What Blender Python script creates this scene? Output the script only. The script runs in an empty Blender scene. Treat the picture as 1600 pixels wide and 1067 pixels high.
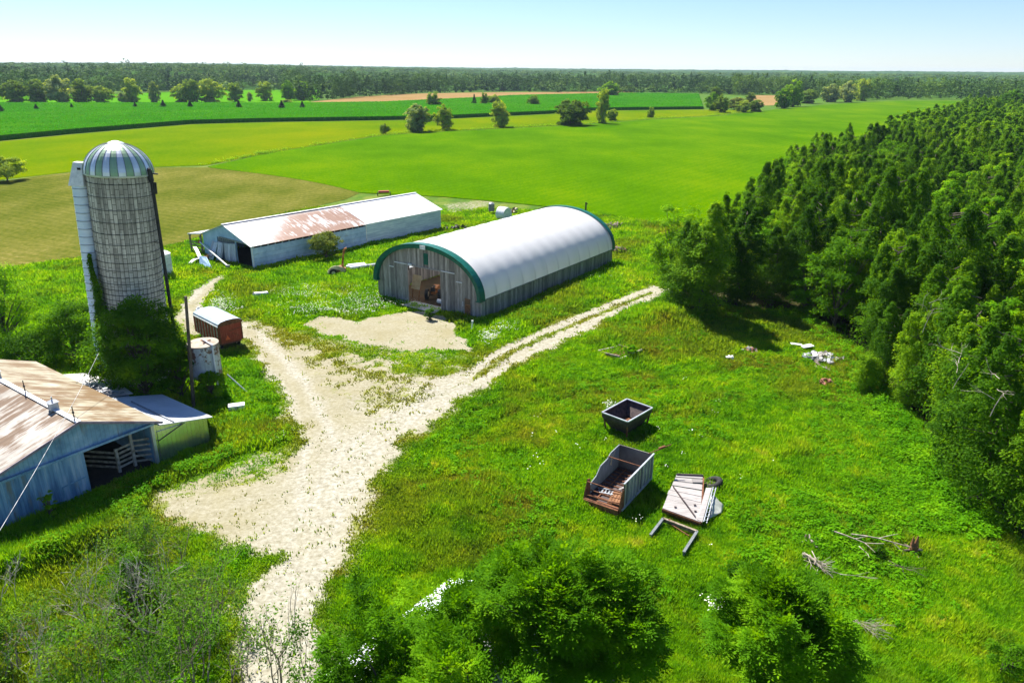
import bpy, math, random
import numpy as np
from mathutils import Matrix, Vector
random.seed(7)
rng = np.random.default_rng(11)
SC = bpy.context.scene
COL = SC.collection
HAZE = True
R = math.radians

# ------------------------------------------------------------------ camera
FPX, HY, ROLL, CAMH = 1150.0, 108.0, 0.008, 25.0
PITCH = math.atan((533.5 - HY) / FPX)
FW = np.array([0, math.cos(PITCH), -math.sin(PITCH)])
_r = np.array([1.0, 0, 0]); _u = np.cross(_r, FW)
RT = _r * math.cos(ROLL) + _u * math.sin(ROLL)
UP = -_r * math.sin(ROLL) + _u * math.cos(ROLL)
cam = bpy.data.cameras.new('camera'); cam.sensor_width = 36; cam.lens = 36 * FPX / 1600
cam.clip_start = 0.5; cam.clip_end = 20000
co = bpy.data.objects.new('camera', cam); COL.objects.link(co)
co.matrix_world = Matrix(((RT[0], UP[0], -FW[0], 0), (RT[1], UP[1], -FW[1], 0), (RT[2], UP[2], -FW[2], CAMH), (0, 0, 0, 1)))
SC.camera = co

# ------------------------------------------------------------------ sky, sun, exposure
TO_SUN = Vector((-0.41, 0.66, 1.0)).normalized()
EL = math.asin(TO_SUN.z); AZ = math.atan2(TO_SUN.x, TO_SUN.y)
w = bpy.data.worlds.new('World'); SC.world = w; w.use_nodes = True
nt = w.node_tree; bg = nt.nodes['Background']
sky = nt.nodes.new('ShaderNodeTexSky'); sky.sky_type = 'NISHITA'; sky.sun_disc = False
sky.sun_elevation = EL; sky.sun_rotation = AZ; sky.altitude = 300; sky.air_density = 1.0
sky.dust_density = 0.0; sky.ozone_density = 4.0
tn = nt.nodes.new('ShaderNodeMix'); tn.data_type = 'RGBA'; tn.blend_type = 'MULTIPLY'; tn.inputs[0].default_value = 1.0
tn.inputs[7].default_value = (0.64, 0.70, 0.86, 1)
nt.links.new(sky.outputs[0], tn.inputs[6]); nt.links.new(tn.outputs[2], bg.inputs[0]); bg.inputs[1].default_value = 0.078
sl = bpy.data.lights.new('sun', 'SUN'); sl.energy = 4.9; sl.angle = R(0.55); sl.color = (1.0, 0.95, 0.86)
so = bpy.data.objects.new('sun', sl); COL.objects.link(so)
so.rotation_euler = TO_SUN.to_track_quat('Z', 'Y').to_euler()
vs = SC.view_settings
vs.view_transform = 'Standard'; vs.look = 'None'; vs.exposure = 1.2; vs.gamma = 1
vs.use_curve_mapping = False
cy = SC.cycles
cy.max_bounces = 6; cy.diffuse_bounces = 4; cy.glossy_bounces = 2; cy.transmission_bounces = 3
cy.transparent_max_bounces = 6; cy.volume_bounces = 0
cy.use_denoising = True

# ------------------------------------------------------------------ helpers
def at(x, y, z=0.0):
    d = FW + RT * ((x - 800) / FPX) - UP * ((y - 533.5) / FPX)
    t = (z - CAMH) / d[2]
    return np.array([0, 0, CAMH]) + d * t

def poly(pts, z=0.0):
    return np.array([at(x, y, z)[:2] for x, y in pts])

def sdist(P, X, Y):
    """signed distance to polygon, positive inside"""
    X = np.asarray(X, float); Y = np.asarray(Y, float)
    d = np.full(X.shape, 1e9); ins = np.zeros(X.shape, bool); n = len(P)
    for i in range(n):
        ax, ay = P[i]; bx, by = P[(i + 1) % n]
        ex, ey = bx - ax, by - ay; L = ex * ex + ey * ey + 1e-9
        t = np.clip(((X - ax) * ex + (Y - ay) * ey) / L, 0, 1)
        d = np.minimum(d, np.hypot(X - ax - t * ex, Y - ay - t * ey))
        c = ((ay > Y) != (by > Y)) & (X < ex * (Y - ay) / (ey if ey else 1e-9) + ax)
        ins ^= c
    return np.where(ins, d, -d)

def ldist(P, X, Y):
    d = np.full(np.shape(X), 1e9)
    for (ax, ay), (bx, by) in zip(P[:-1], P[1:]):
        ex, ey = bx - ax, by - ay; L = ex * ex + ey * ey + 1e-9
        t = np.clip(((X - ax) * ex + (Y - ay) * ey) / L, 0, 1)
        d = np.minimum(d, np.hypot(X - ax - t * ex, Y - ay - t * ey))
    return d

_perm = np.random.default_rng(5).random((256, 256))
def noise(X, Y, s, seed=0):
    x = np.asarray(X) / s + seed * 17.3 + 1000; y = np.asarray(Y) / s + seed * 31.7 + 1000
    xi = np.floor(x).astype(int); yi = np.floor(y).astype(int)
    fx = x - xi; fy = y - yi; fx = fx * fx * (3 - 2 * fx); fy = fy * fy * (3 - 2 * fy)
    g = lambda a, b: _perm[a % 256, b % 256]
    return (g(xi, yi) * (1 - fx) + g(xi + 1, yi) * fx) * (1 - fy) + (g(xi, yi + 1) * (1 - fx) + g(xi + 1, yi + 1) * fx) * fy

def fbm(X, Y, s, seed=0, o=4):
    a = 0.5; r = 0; tot = 0
    for k in range(o):
        r = r + a * noise(X, Y, s / 2 ** k, seed + k); tot += a; a *= 0.55
    return r / tot

def sstep(a, b, x):
    t = np.clip((x - a) / (b - a), 0, 1); return t * t * (3 - 2 * t)

# ---- mesh building
def mesh_np(name, verts, faces_flat, nper, mats=(), attrs=None, smooth=False, mi=None):
    """fast mesh from arrays; all faces have nper corners"""
    me = bpy.data.meshes.new(name)
    v = np.ascontiguousarray(verts, dtype=np.float32); f = np.ascontiguousarray(faces_flat, dtype=np.int32).ravel()
    nf = len(f) // nper
    me.vertices.add(len(v)); me.vertices.foreach_set('co', v.ravel())
    me.loops.add(len(f)); me.loops.foreach_set('vertex_index', f)
    me.polygons.add(nf)
    me.polygons.foreach_set('loop_start', np.arange(0, nf * nper, nper, dtype=np.int32))
    me.polygons.foreach_set('loop_total', np.full(nf, nper, dtype=np.int32))
    if smooth: me.polygons.foreach_set('use_smooth', np.ones(nf, bool))
    if mi is not None: me.polygons.foreach_set('material_index', np.asarray(mi, dtype=np.int32))
    for m in mats: me.materials.append(m)
    for k, a in (attrs or {}).items():
        at_ = me.attributes.new(k, 'FLOAT', 'POINT'); at_.data.foreach_set('value', np.asarray(a, dtype=np.float32))
    me.update(calc_edges=True)
    return me

def link(name, me, parent=None):
    o = bpy.data.objects.new(name, me); COL.objects.link(o)
    if parent is not None: o.parent = parent
    return o

def props(o, label=None, cat=None, group=None, kind=None):
    if label: o['label'] = label
    if cat: o['category'] = cat
    if group: o['group'] = group
    if kind: o['kind'] = kind
    return o

def thing(name, label, cat, loc=(0, 0, 0), rz=0.0, group=None):
    o = bpy.data.objects.new(name, None); COL.objects.link(o)
    o.empty_display_size = 0.2
    o.location = [float(c) for c in loc]; o.rotation_euler = (0, 0, rz)
    return props(o, label, cat, group)

class MB:
    def __init__(s): s.v = []; s.f = []; s.m = []; s.t = []; s.k = 0; s.tint = 0.5; s.sm = []
    def add(s, vs_, fs, smooth=False):
        b = len(s.v)
        for q in vs_: s.v.append(tuple(float(c) for c in q)); s.t.append(s.tint)
        for f in fs: s.f.append(tuple(b + i for i in f)); s.m.append(s.k); s.sm.append(smooth)
        return s
    def box(s, c, d, rz=0.0, M=None):
        x, y, z = d[0] / 2, d[1] / 2, d[2] / 2
        pts = [Vector((a * x, b * y, e * z)) for e in (-1, 1) for a, b in ((-1, -1), (1, -1), (1, 1), (-1, 1))]
        m = Matrix.Rotation(rz, 3, 'Z') if M is None else M
        pts = [m @ p + Vector([float(q) for q in c]) for p in pts]
        return s.add(pts, [(3, 2, 1, 0), (4, 5, 6, 7), (0, 1, 5, 4), (1, 2, 6, 5), (2, 3, 7, 6), (3, 0, 4, 7)])
    def bar(s, a, b, w_, h_=None, up=(0, 0, 1)):
        a = Vector([float(q) for q in a]); b = Vector([float(q) for q in b]); h_ = h_ or w_
        d = (b - a); L = d.length
        if L < 1e-6: return s
        d.normalize(); u = Vector(up)
        if abs(d.dot(u)) > 0.98: u = Vector((1, 0, 0))
        sx = d.cross(u).normalized(); uz = sx.cross(d).normalized()
        M = Matrix((sx, d, uz)).transposed()
        return s.box((a + b) / 2, (w_, L, h_), M=M)
    def cyl(s, a, b, r0, r1=None, n=12, cap=True, smooth=True):
        a = Vector([float(q) for q in a]); b = Vector([float(q) for q in b]); r1 = r0 if r1 is None else r1
        d = (b - a).normalized(); u = Vector((0, 0, 1)) if abs(d.z) < 0.95 else Vector((1, 0, 0))
        sx = d.cross(u).normalized(); sy = d.cross(sx).normalized()
        ring = lambda p, r: [p + sx * (r * math.cos(2 * math.pi * i / n)) + sy * (r * math.sin(2 * math.pi * i / n)) for i in range(n)]
        s.add(ring(a, r0) + ring(b, r1), [((i), (i + 1) % n, n + (i + 1) % n, n + i) for i in range(n)], smooth)
        if cap:
            s.add(ring(a, r0), [tuple(range(n))[::-1]]); s.add(ring(b, r1), [tuple(range(n))])
        return s
    def quad(s, *p): return s.add(p, [tuple(range(len(p)))])
    def prism(s, pts, y0, y1, ax='y'):
        """extrude closed outline pts (a,b) along axis"""
        f = (lambda a, b, t: (a, t, b)) if ax == 'y' else ((lambda a, b, t: (t, a, b)) if ax == 'x' else (lambda a, b, t: (a, b, t)))
        n = len(pts); V = [f(a, b, y0) for a, b in pts] + [f(a, b, y1) for a, b in pts]
        return s.add(V, [tuple(range(n)), tuple(range(2 * n - 1, n - 1, -1))] + [(i, n + i, n + (i + 1) % n, (i + 1) % n) for i in range(n)])
    def lathe(s, prof, n=24, c=(0, 0), smooth=True):
        V = []; F = []
        for r, z in prof:
            for i in range(n):
                t = 2 * math.pi * i / n; V.append((c[0] + r * math.cos(t), c[1] + r * math.sin(t), z))
        for j in range(len(prof) - 1):
            for i in range(n): F.append((j * n + i, j * n + (i + 1) % n, (j + 1) * n + (i + 1) % n, (j + 1) * n + i))
        return s.add(V, F, smooth)
    def mesh(s, name, mats):
        me = bpy.data.meshes.new(name); me.from_pydata(s.v, [], s.f)
        for m in mats: me.materials.append(m)
        me.polygons.foreach_set('material_index', s.m); me.polygons.foreach_set('use_smooth', s.sm)
        a = me.attributes.new('tint', 'FLOAT', 'POINT'); a.data.foreach_set('value', s.t)
        me.update(); return me
    def build(s, name, mats, parent=None, bevel=0.0):
        if not isinstance(mats, (list, tuple)): mats = [mats]
        o = link(name, s.mesh(name, mats), parent)
        if bevel:
            b = o.modifiers.new('bevel', 'BEVEL'); b.width = bevel; b.segments = 2; b.limit_method = 'ANGLE'
        return o

# ---- materials
class NT:
    def __init__(s, name):
        s.m = bpy.data.materials.new(name); s.m.use_nodes = True; s.t = s.m.node_tree
        s.b = s.t.nodes['Principled BSDF']; s.out = s.t.nodes['Material Output']
        s.b.inputs['Specular IOR Level'].default_value = 0.3
    def n(s, typ, ins=None, **kw):
        x = s.t.nodes.new('ShaderNode' + typ)
        for k, v in kw.items(): setattr(x, k, v)
        for k, v in (ins or {}).items():
            i = x.inputs[k]
            if hasattr(v, 'links') or isinstance(v, bpy.types.NodeSocket): s.t.links.new(v, i)
            else: i.default_value = v
        return x
    def L(s, a, b): s.t.links.new(a, b)
    def pos(s): return s.n('NewGeometry').outputs['Position']
    def obj(s): return s.n('TexCoord').outputs['Object']
    def scale(s, v, sc): return s.n('Mapping', {'Vector': v, 'Scale': sc}).outputs[0]
    def noise(s, v, sc, det=4, rough=0.55): return s.n('TexNoise', {'Vector': v, 'Scale': sc, 'Detail': det, 'Roughness': rough}).outputs['Fac']
    def ramp(s, f, stops, interp='LINEAR'):
        r = s.n('ValToRGB', {'Fac': f}); c = r.color_ramp; c.interpolation = interp
        while len(c.elements) > 1: c.elements.remove(c.elements[-1])
        c.elements[0].position = stops[0][0]; c.elements[0].color = (*tup(stops[0][1]), 1)
        for p, q in stops[1:]:
            e = c.elements.new(p); e.color = (*tup(q), 1)
        return r.outputs['Color']
    def mix(s, f, a, b, mode='MIX'):
        x = s.n('Mix', data_type='RGBA', blend_type=mode)
        for i, v in ((x.inputs['Factor'], f), (x.inputs[6], a), (x.inputs[7], b)):
            if isinstance(v, bpy.types.NodeSocket): s.t.links.new(v, i)
            else: i.default_value = v if not isinstance(v, tuple) or len(v) == 4 else (*v, 1)
        return x.outputs[2]
    def math(s, op, a, b=0.0, c=0.0):
        x = s.n('Math', operation=op)
        for i, v in zip(x.inputs, (a, b, c)):
            if isinstance(v, bpy.types.NodeSocket): s.t.links.new(v, i)
            else: i.default_value = v
        return x.outputs[0]
    def bump(s, h, st, dist):
        b = s.n('Bump', {'Height': h, 'Strength': st, 'Distance': dist}); s.L(b.outputs[0], s.b.inputs['Normal']); return b
    def attr(s, name): return s.n('Attribute', attribute_name=name).outputs['Fac']
    def set(s, col=None, rough=None, metal=None, spec=None):
        for k, v in (('Base Color', col), ('Roughness', rough), ('Metallic', metal), ('Specular IOR Level', spec)):
            if v is None: continue
            if isinstance(v, bpy.types.NodeSocket): s.L(v, s.b.inputs[k])
            else: s.b.inputs[k].default_value = (*v, 1) if isinstance(v, tuple) else v
        return s
def tup(c): return c if isinstance(c, tuple) else (c, c, c)

def simple(name, c1, c2=None, sc=3.0, rough=0.7, metal=0.0, stretch=(1, 1, 1), bump=0.0, lo=0.35, hi=0.65, spec=0.3):
    m = NT(name); v = m.scale(m.obj(), stretch)
    if c2 is not None:
        f = m.noise(v, sc, 5); col = m.ramp(f, [(lo, c1), (hi, c2)])
    else: col = c1
    m.set(col, rough, metal, spec)
    if bump: m.bump(m.noise(v, sc * 4, 3), bump, 0.03)
    return m.m

def planks(name, c1, c2, c3, rough=0.8, axis='z'):
    """weathered boards: per-board tint attribute, streaks along the board"""
    m = NT(name); o = m.obj()
    st = {'z': (6, 6, 0.5), 'y': (6, 0.5, 6), 'x': (0.5, 6, 6)}[axis]
    f = m.noise(m.scale(o, st), 2.2, 6, 0.7)
    col = m.ramp(f, [(0.3, c1), (0.5, c2), (0.72, c3)])
    t = m.attr('tint'); k = m.math('MULTIPLY_ADD', t, 0.9, 0.55)
    kk = m.n('CombineColor', {0: k, 1: k, 2: k}).outputs[0]
    m.set(m.mix(1.0, col, kk, 'MULTIPLY'), rough); m.bump(f, 0.4, 0.03); return m.m

def foliage(name, c1, c2, c3=None, trans=0.35, sc=0.6, hue=0.5):
    m = NT(name); p = m.pos()
    f = m.noise(p, sc, 3)
    rnd = m.n('ObjectInfo').outputs['Random']
    cols = [(0.35, c1), (0.62, c2)] if c3 is None else [(0.3, c1), (0.52, c2), (0.7, c3)]
    g = m.math('ADD', m.math('MULTIPLY', f, 1.0 - 0.32 * hue), m.math('MULTIPLY', rnd, 0.32 * hue))
    col = m.ramp(g, cols)
    col = m.mix(m.attr('tint'), m.mix(1.0, col, (0.72, 0.78, 0.8), 'MULTIPLY'), m.mix(1.0, col, (1.35, 1.2, 0.9), 'MULTIPLY'))
    m.set(col, 0.75, 0, 0.06)
    tr = m.n('BsdfTranslucent', {'Color': m.mix(1.0, col, (1.9, 1.6, 0.3), 'MULTIPLY')})
    mx = m.n('MixShader', {0: trans, 1: m.b.outputs[0], 2: tr.outputs[0]})
    m.L(mx.outputs[0], m.out.inputs[0]); return m.m

# colours of grass shared by turf, tufts and weeds (world-space patches)
def grass_color(m, p, bright=1.0):
    a = m.noise(p, 0.16, 4, 0.65); b = m.noise(p, 0.9, 4, 0.7)
    f = m.math('ADD', m.math('MULTIPLY', a, 0.55), m.math('MULTIPLY', b, 0.45))
    s = lambda c: tuple(min(1, q * bright) for q in c)
    c = m.ramp(f, [(0.32, s((0.015, 0.055, 0.006))), (0.41, s((0.036, 0.115, 0.005))), (0.52, s((0.074, 0.165, 0.004))), (0.61, s((0.125, 0.195, 0.008))), (0.70, s((0.21, 0.21, 0.05)))])
    return c, b
def grass_dry(m, c, p, dry):
    d = m.mix(m.noise(p, 1.7, 3), (0.15, 0.185, 0.015), (0.27, 0.26, 0.07))
    return m.mix(dry, c, d)
# ------------------------------------------------------------------ materials
def m_ground():
    m = NT('turf_and_gravel'); p = m.pos()
    g, b = grass_color(m, p, 0.9)
    fine = m.noise(p, 6.0, 5, 0.7)
    g = m.mix(m.math('MULTIPLY', m.math('GREATER_THAN', fine, 0.55), 0.35), g, m.mix(0.5, g, (0.02, 0.05, 0.004)))
    g = grass_dry(m, g, p, m.attr('dry'))
    st = m.noise(p, 3.2, 6, 0.75); big = m.noise(p, 0.35, 4)
    gr = m.ramp(st, [(0.30, (0.20, 0.18, 0.125)), (0.5, (0.345, 0.325, 0.255)), (0.68, (0.49, 0.47, 0.40))])
    gr = m.mix(m.math('MULTIPLY', m.math('SUBTRACT', 1.0, m.attr('rut')), m.math('MULTIPLY', big, 1.1)), gr, (0.24, 0.21, 0.10))
    cell = m.n('TexVoronoi', {'Vector': p, 'Scale': 9.0}).outputs['Distance']
    gr = m.mix(m.math('MULTIPLY', m.math('LESS_THAN', cell, 0.17), 0.35), gr, (0.36, 0.32, 0.24))
    d = m.attr('dirt'); n2 = m.noise(p, 1.6, 6, 0.8)
    k = m.math('ADD', d, m.math('MULTIPLY', m.math('SUBTRACT', n2, 0.5), 1.5))
    k = m.n('MapRange', {'Value': k, 'From Min': 0.40, 'From Max': 0.62}).outputs[0]
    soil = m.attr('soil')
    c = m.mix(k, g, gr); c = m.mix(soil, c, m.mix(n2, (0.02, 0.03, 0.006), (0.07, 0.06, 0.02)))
    m.set(c, 0.95, 0, 0.1)
    m.bump(m.math('ADD', st, fine), 0.5, 0.08); return m.m
def m_field(name, stops, sc=0.05, fine=1.5, rows=None, bump=0.4, bd=0.15, mixw=0.5):
    m = NT(name); p = m.pos()
    a = m.noise(m.scale(p, (1, 0.6, 1)), sc, 5, 0.6); b = m.noise(p, fine, 4, 0.7)
    f = m.math('ADD', m.math('MULTIPLY', a, 1 - mixw), m.math('MULTIPLY', b, mixw))
    if rows:
        ang, wl, amt = rows
        mp = m.n('Mapping', {'Vector': p, 'Rotation': (0, 0, ang)}).outputs[0]
        wv = m.n('TexWave', {'Vector': mp, 'Scale': wl, 'Distortion': 3.0, 'Detail': 2.0, 'Detail Scale': 0.4}).outputs['Fac']
        f = m.math('ADD', f, m.math('MULTIPLY', m.math('SUBTRACT', wv, 0.5), amt))
    m.set(m.ramp(f, stops), 1.0, 0, 0.0); m.bump(b, bump, bd); return m.m

M = {}
M['ground'] = m_ground()
M['hay'] = m_field('hay_crop', [(0.38, (0.036, 0.115, 0.0)), (0.5, (0.062, 0.155, 0.0)), (0.62, (0.11, 0.19, 0.0))], 0.03, 1.8, (R(35), 0.12, 0.03), mixw=0.48)
M['strip'] = m_field('pale_hay_crop', [(0.39, (0.058, 0.135, 0.0)), (0.5, (0.102, 0.165, 0.0)), (0.61, (0.15, 0.185, 0.0))], 0.02, 0.9, (R(80), 0.1, 0.04), mixw=0.35)
M['mown'] = m_field('mown_stubble', [(0.37, (0.058, 0.082, 0.006)), (0.48, (0.098, 0.112, 0.016)), (0.58, (0.15, 0.142, 0.030)), (0.67, (0.24, 0.21, 0.07))], 0.06, 1.3, (R(-62), 0.16, 0.04), mixw=0.45)
M['corn'] = m_field('corn_leaves', [(0.34, (0.014, 0.10, 0.0)), (0.5, (0.03, 0.14, 0.0)), (0.66, (0.052, 0.17, 0.0))], 0.02, 0.8, (R(88), 0.35, 0.12), bump=0.8, bd=0.5)
M['tan'] = m_field('ripe_grain', [(0.34, (0.21, 0.135, 0.05)), (0.5, (0.26, 0.17, 0.068)), (0.66, (0.31, 0.21, 0.095))], 0.02, 0.3)
M['back'] = m_field('far_hay_crop', [(0.36, (0.05, 0.20, 0.003)), (0.6, (0.09, 0.26, 0.004))], 0.01, 0.2)
M['hill'] = m_field('hill_woods', [(0.38, (0.015, 0.04, 0.01)), (0.5, (0.035, 0.085, 0.015)), (0.62, (0.06, 0.13, 0.02))], 0.012, 0.07, bump=1.0, bd=3.0)

G = lambda m, *a: m
M['grass'] = None
def m_tuft():
    m = NT('grass_blades'); p = m.pos()
    g, b = grass_color(m, p, 2.8)
    g = grass_dry(m, g, p, m.attr('dry'))
    t = m.attr('tint'); g = m.mix(t, m.mix(1.0, g, (0.55, 0.62, 0.6), 'MULTIPLY'), m.mix(1.0, g, (1.5, 1.25, 1.0), 'MULTIPLY'))
    m.set(g, 0.8, 0, 0.04)
    tr = m.n('BsdfTranslucent', {'Color': m.mix(1.0, g, (1.3, 1.2, 0.4), 'MULTIPLY')})
    mx = m.n('MixShader', {0: 0.45, 1: m.b.outputs[0], 2: tr.outputs[0]}); m.L(mx.outputs[0], m.out.inputs[0]); return m.m
M['grass'] = m_tuft()
M['weed'] = foliage('weed_leaves', (0.05, 0.20, 0.001), (0.12, 0.33, 0.002), (0.22, 0.42, 0.004), 0.4, 0.5)
M['woodmix'] = foliage('far_wood_leaves', (0.015, 0.055, 0.012), (0.05, 0.13, 0.018), (0.14, 0.25, 0.03), 0.12, 0.02)
M['vine'] = foliage('vine_leaves', (0.03, 0.11, 0.005), (0.065, 0.19, 0.006), (0.14, 0.29, 0.01), 0.5, 0.7)
M['cedar'] = foliage('cedar_sprays', (0.035, 0.115, 0.006), (0.085, 0.215, 0.008), (0.17, 0.33, 0.012), 0.5, 0.22, 1.2)
M['broad'] = foliage('broad_leaves', (0.045, 0.14, 0.004), (0.10, 0.26, 0.006), (0.20, 0.37, 0.010), 0.5, 0.4, 1.0)
M['bright'] = foliage('fresh_leaves', (0.07, 0.22, 0.003), (0.13, 0.33, 0.005), (0.25, 0.42, 0.01), 0.42, 0.6, 0.8)
M['field_tree'] = foliage('field_tree_leaves', (0.08, 0.16, 0.02), (0.17, 0.29, 0.04), (0.30, 0.42, 0.08), 0.4, 0.15, 1.2)
M['grey_leaf'] = foliage('silvery_leaves', (0.12, 0.20, 0.08), (0.22, 0.32, 0.14), (0.36, 0.45, 0.24), 0.4, 0.3, 0.8)
M['spruce'] = foliage('spruce_needles', (0.012, 0.04, 0.012), (0.025, 0.07, 0.018), None, 0.15, 0.4)
M['olive'] = foliage('olive_leaves', (0.08, 0.14, 0.02), (0.18, 0.24, 0.05), (0.30, 0.33, 0.10), 0.3, 0.9)
M['petal'] = simple('flower_petals', (0.62, 0.64, 0.48), (0.8, 0.8, 0.7), 2, 0.7)
M['bark'] = simple('bark', (0.06, 0.045, 0.03), (0.16, 0.13, 0.10), 6, 0.9, stretch=(1, 1, 0.3), bump=0.4)
M['bleached'] = simple('bleached_twig', (0.30, 0.27, 0.22), (0.62, 0.58, 0.50), 3, 0.85)
M['deadwood'] = simple('dead_wood', (0.22, 0.18, 0.13), (0.52, 0.46, 0.38), 4, 0.85, bump=0.3)
M['twig'] = simple('twig_bark', (0.14, 0.11, 0.08), (0.40, 0.33, 0.26), 3, 0.85)
M['barn_wood'] = planks('weathered_boards', (0.15, 0.135, 0.12), (0.30, 0.275, 0.25), (0.46, 0.43, 0.40))
M['beam'] = simple('old_timber', (0.14, 0.10, 0.07), (0.34, 0.28, 0.21), 5, 0.85, bump=0.3)
M['pale_wood'] = planks('sun_bleached_planks', (0.18, 0.165, 0.155), (0.29, 0.27, 0.26), (0.38, 0.36, 0.35), axis='x')
M['brown_wood'] = simple('brown_timber', (0.14, 0.055, 0.02), (0.30, 0.15, 0.07), 4, 0.8)
M['membrane'] = None
def m_membrane():
    m = NT('white_fabric'); o = m.obj()
    f = m.noise(m.scale(o, (1, 0.6, 0.25)), 1.6, 5, 0.6)
    # grime streaks running down from each rib seam low on the cover
    sx = m.n('SeparateXYZ', {0: o}).outputs
    yy = m.math('FRACT', m.math('DIVIDE', sx['Y'], 2.56)); seam = m.math('ABSOLUTE', m.math('SUBTRACT', yy, 0.5))
    line = m.n('MapRange', {'Value': m.math('SUBTRACT', 0.5, seam), 'From Min': 0.0, 'From Max': 0.11, 'To Min': 1.0, 'To Max': 0.0}).outputs[0]
    low = m.n('MapRange', {'Value': sx['Z'], 'From Min': 2.4, 'From Max': 4.4, 'To Min': 1.0, 'To Max': 0.0}).outputs[0]
    k = m.math('MULTIPLY', m.math('MULTIPLY', line, low), 0.45)
    c = m.ramp(f, [(0.3, (0.90, 0.90, 0.89)), (0.6, (0.96, 0.96, 0.95))])
    c = m.mix(k, c, (0.38, 0.40, 0.43))
    m.set(c, 0.42, 0, 0.4)
    tr = m.n('BsdfTranslucent', {'Color': m.mix(k, (0.92, 0.93, 0.93, 1), (0.6, 0.62, 0.64, 1))})
    mx = m.n('MixShader', {0: 0.36, 1: m.b.outputs[0], 2: tr.outputs[0]}); m.L(mx.outputs[0], m.out.inputs[0]); return m.m
M['membrane'] = m_membrane()
M['green_trim'] = simple('green_fabric_trim', (0.0, 0.085, 0.06), (0.004, 0.135, 0.095), 2, 0.4)
M['white'] = simple('white_paint', (0.62, 0.63, 0.64), (0.82, 0.82, 0.82), 3, 0.5)
M['white_dirty'] = simple('grimy_white', (0.30, 0.29, 0.27), (0.72, 0.72, 0.72), 3.0, 0.6, lo=0.38, hi=0.5)
M['black'] = simple('black_steel', (0.012, 0.012, 0.013), (0.04, 0.038, 0.036), 4, 0.5)
M['rubber'] = simple('rubber', (0.015, 0.015, 0.016), (0.035, 0.034, 0.033), 6, 0.85)
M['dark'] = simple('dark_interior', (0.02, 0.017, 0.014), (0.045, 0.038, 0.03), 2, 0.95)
M['galv'] = simple('galvanised_steel', (0.42, 0.44, 0.47), (0.62, 0.65, 0.68), 1.5, 0.38, 0.45)
M['rust'] = simple('rusty_steel', (0.10, 0.035, 0.016), (0.24, 0.10, 0.045), 5, 0.8, bump=0.3)
M['dark_steel'] = simple('dark_weathered_steel', (0.035, 0.025, 0.028), (0.10, 0.07, 0.065), 4, 0.6)
M['grey_steel'] = simple('grey_steel', (0.12, 0.13, 0.15), (0.26, 0.28, 0.31), 3, 0.5, 0.3)
M['red'] = planks('faded_red_boards', (0.20, 0.03, 0.015), (0.34, 0.06, 0.03), (0.44, 0.13, 0.07))
M['orange'] = simple('orange_plastic', (0.8, 0.13, 0.03), None, 3, 0.5)
M['rust_orange'] = simple('rusty_orange_paint', (0.22, 0.07, 0.02), (0.55, 0.22, 0.07), 4, 0.7)
M['cream'] = simple('cream_paint', (0.45, 0.38, 0.22), (0.68, 0.60, 0.42), 3, 0.6)
M['plastic'] = simple('clear_plastic_sheet', (0.34, 0.36, 0.31), (0.50, 0.52, 0.46), 3, 0.35)
M['stone'] = simple('broken_stone', (0.13, 0.12, 0.10), (0.36, 0.34, 0.31), 4, 0.9, bump=0.5)
M['brick'] = simple('broken_brick', (0.22, 0.08, 0.05), (0.42, 0.22, 0.15), 5, 0.9, bump=0.4)
M['blue_board'] = None
def ribbed(name, c1, c2, c3, axis='X', pitch=0.3, rough=0.45, metal=0.25, rust=None, sc=0.8, st=(1, 1, 1), bump=0.5, spec=0.4, lo=0.35, hi=0.68):
    """painted or bare ribbed sheet metal, ribs spaced along one object axis"""
    m = NT(name); o = m.obj()
    f = m.noise(m.scale(o, st), sc, 6, 0.65)
    c = m.ramp(f, [(lo, c1), ((lo + hi) / 2, c2), (hi, c3)])
    q = m.math('FRACT', m.math('DIVIDE', m.n('SeparateXYZ', {0: o}).outputs[axis], pitch))
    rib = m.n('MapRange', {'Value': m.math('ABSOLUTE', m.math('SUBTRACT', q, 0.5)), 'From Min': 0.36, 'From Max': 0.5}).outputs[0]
    if rust:
        g = m.noise(m.scale(o, rust['st']), rust['sc'], 6, rust.get('ro', 0.7))
        big = m.noise(o, rust.get('big', 0.25), 3)
        k = m.math('ADD', g, m.math('MULTIPLY', m.math('SUBTRACT', big, 0.5), rust.get('bw', 0.6)))
        k = m.n('MapRange', {'Value': k, 'From Min': rust['a'], 'From Max': rust['b']}).outputs[0]
        if 'zone' in rust: k = m.math('MULTIPLY', k, m.attr('tint'))
        c = m.mix(k, c, m.mix(g, rust['c1'], rust['c2']))
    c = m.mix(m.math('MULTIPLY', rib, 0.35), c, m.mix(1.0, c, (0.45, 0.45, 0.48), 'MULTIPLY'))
    m.set(c, rough, metal, spec); m.bump(rib, bump, 0.03); return m.m
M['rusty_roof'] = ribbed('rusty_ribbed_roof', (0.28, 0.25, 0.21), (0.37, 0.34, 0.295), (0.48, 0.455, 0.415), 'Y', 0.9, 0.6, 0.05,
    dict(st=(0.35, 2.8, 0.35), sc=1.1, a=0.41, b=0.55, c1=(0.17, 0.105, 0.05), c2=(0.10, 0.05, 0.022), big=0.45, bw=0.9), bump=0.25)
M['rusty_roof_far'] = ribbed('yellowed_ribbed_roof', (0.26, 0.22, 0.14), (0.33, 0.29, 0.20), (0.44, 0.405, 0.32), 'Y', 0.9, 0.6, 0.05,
    dict(st=(0.35, 3.0, 0.35), sc=1.1, a=0.43, b=0.57, c1=(0.20, 0.135, 0.045), c2=(0.13, 0.06, 0.025), big=0.45, bw=0.9), bump=0.25)
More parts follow.
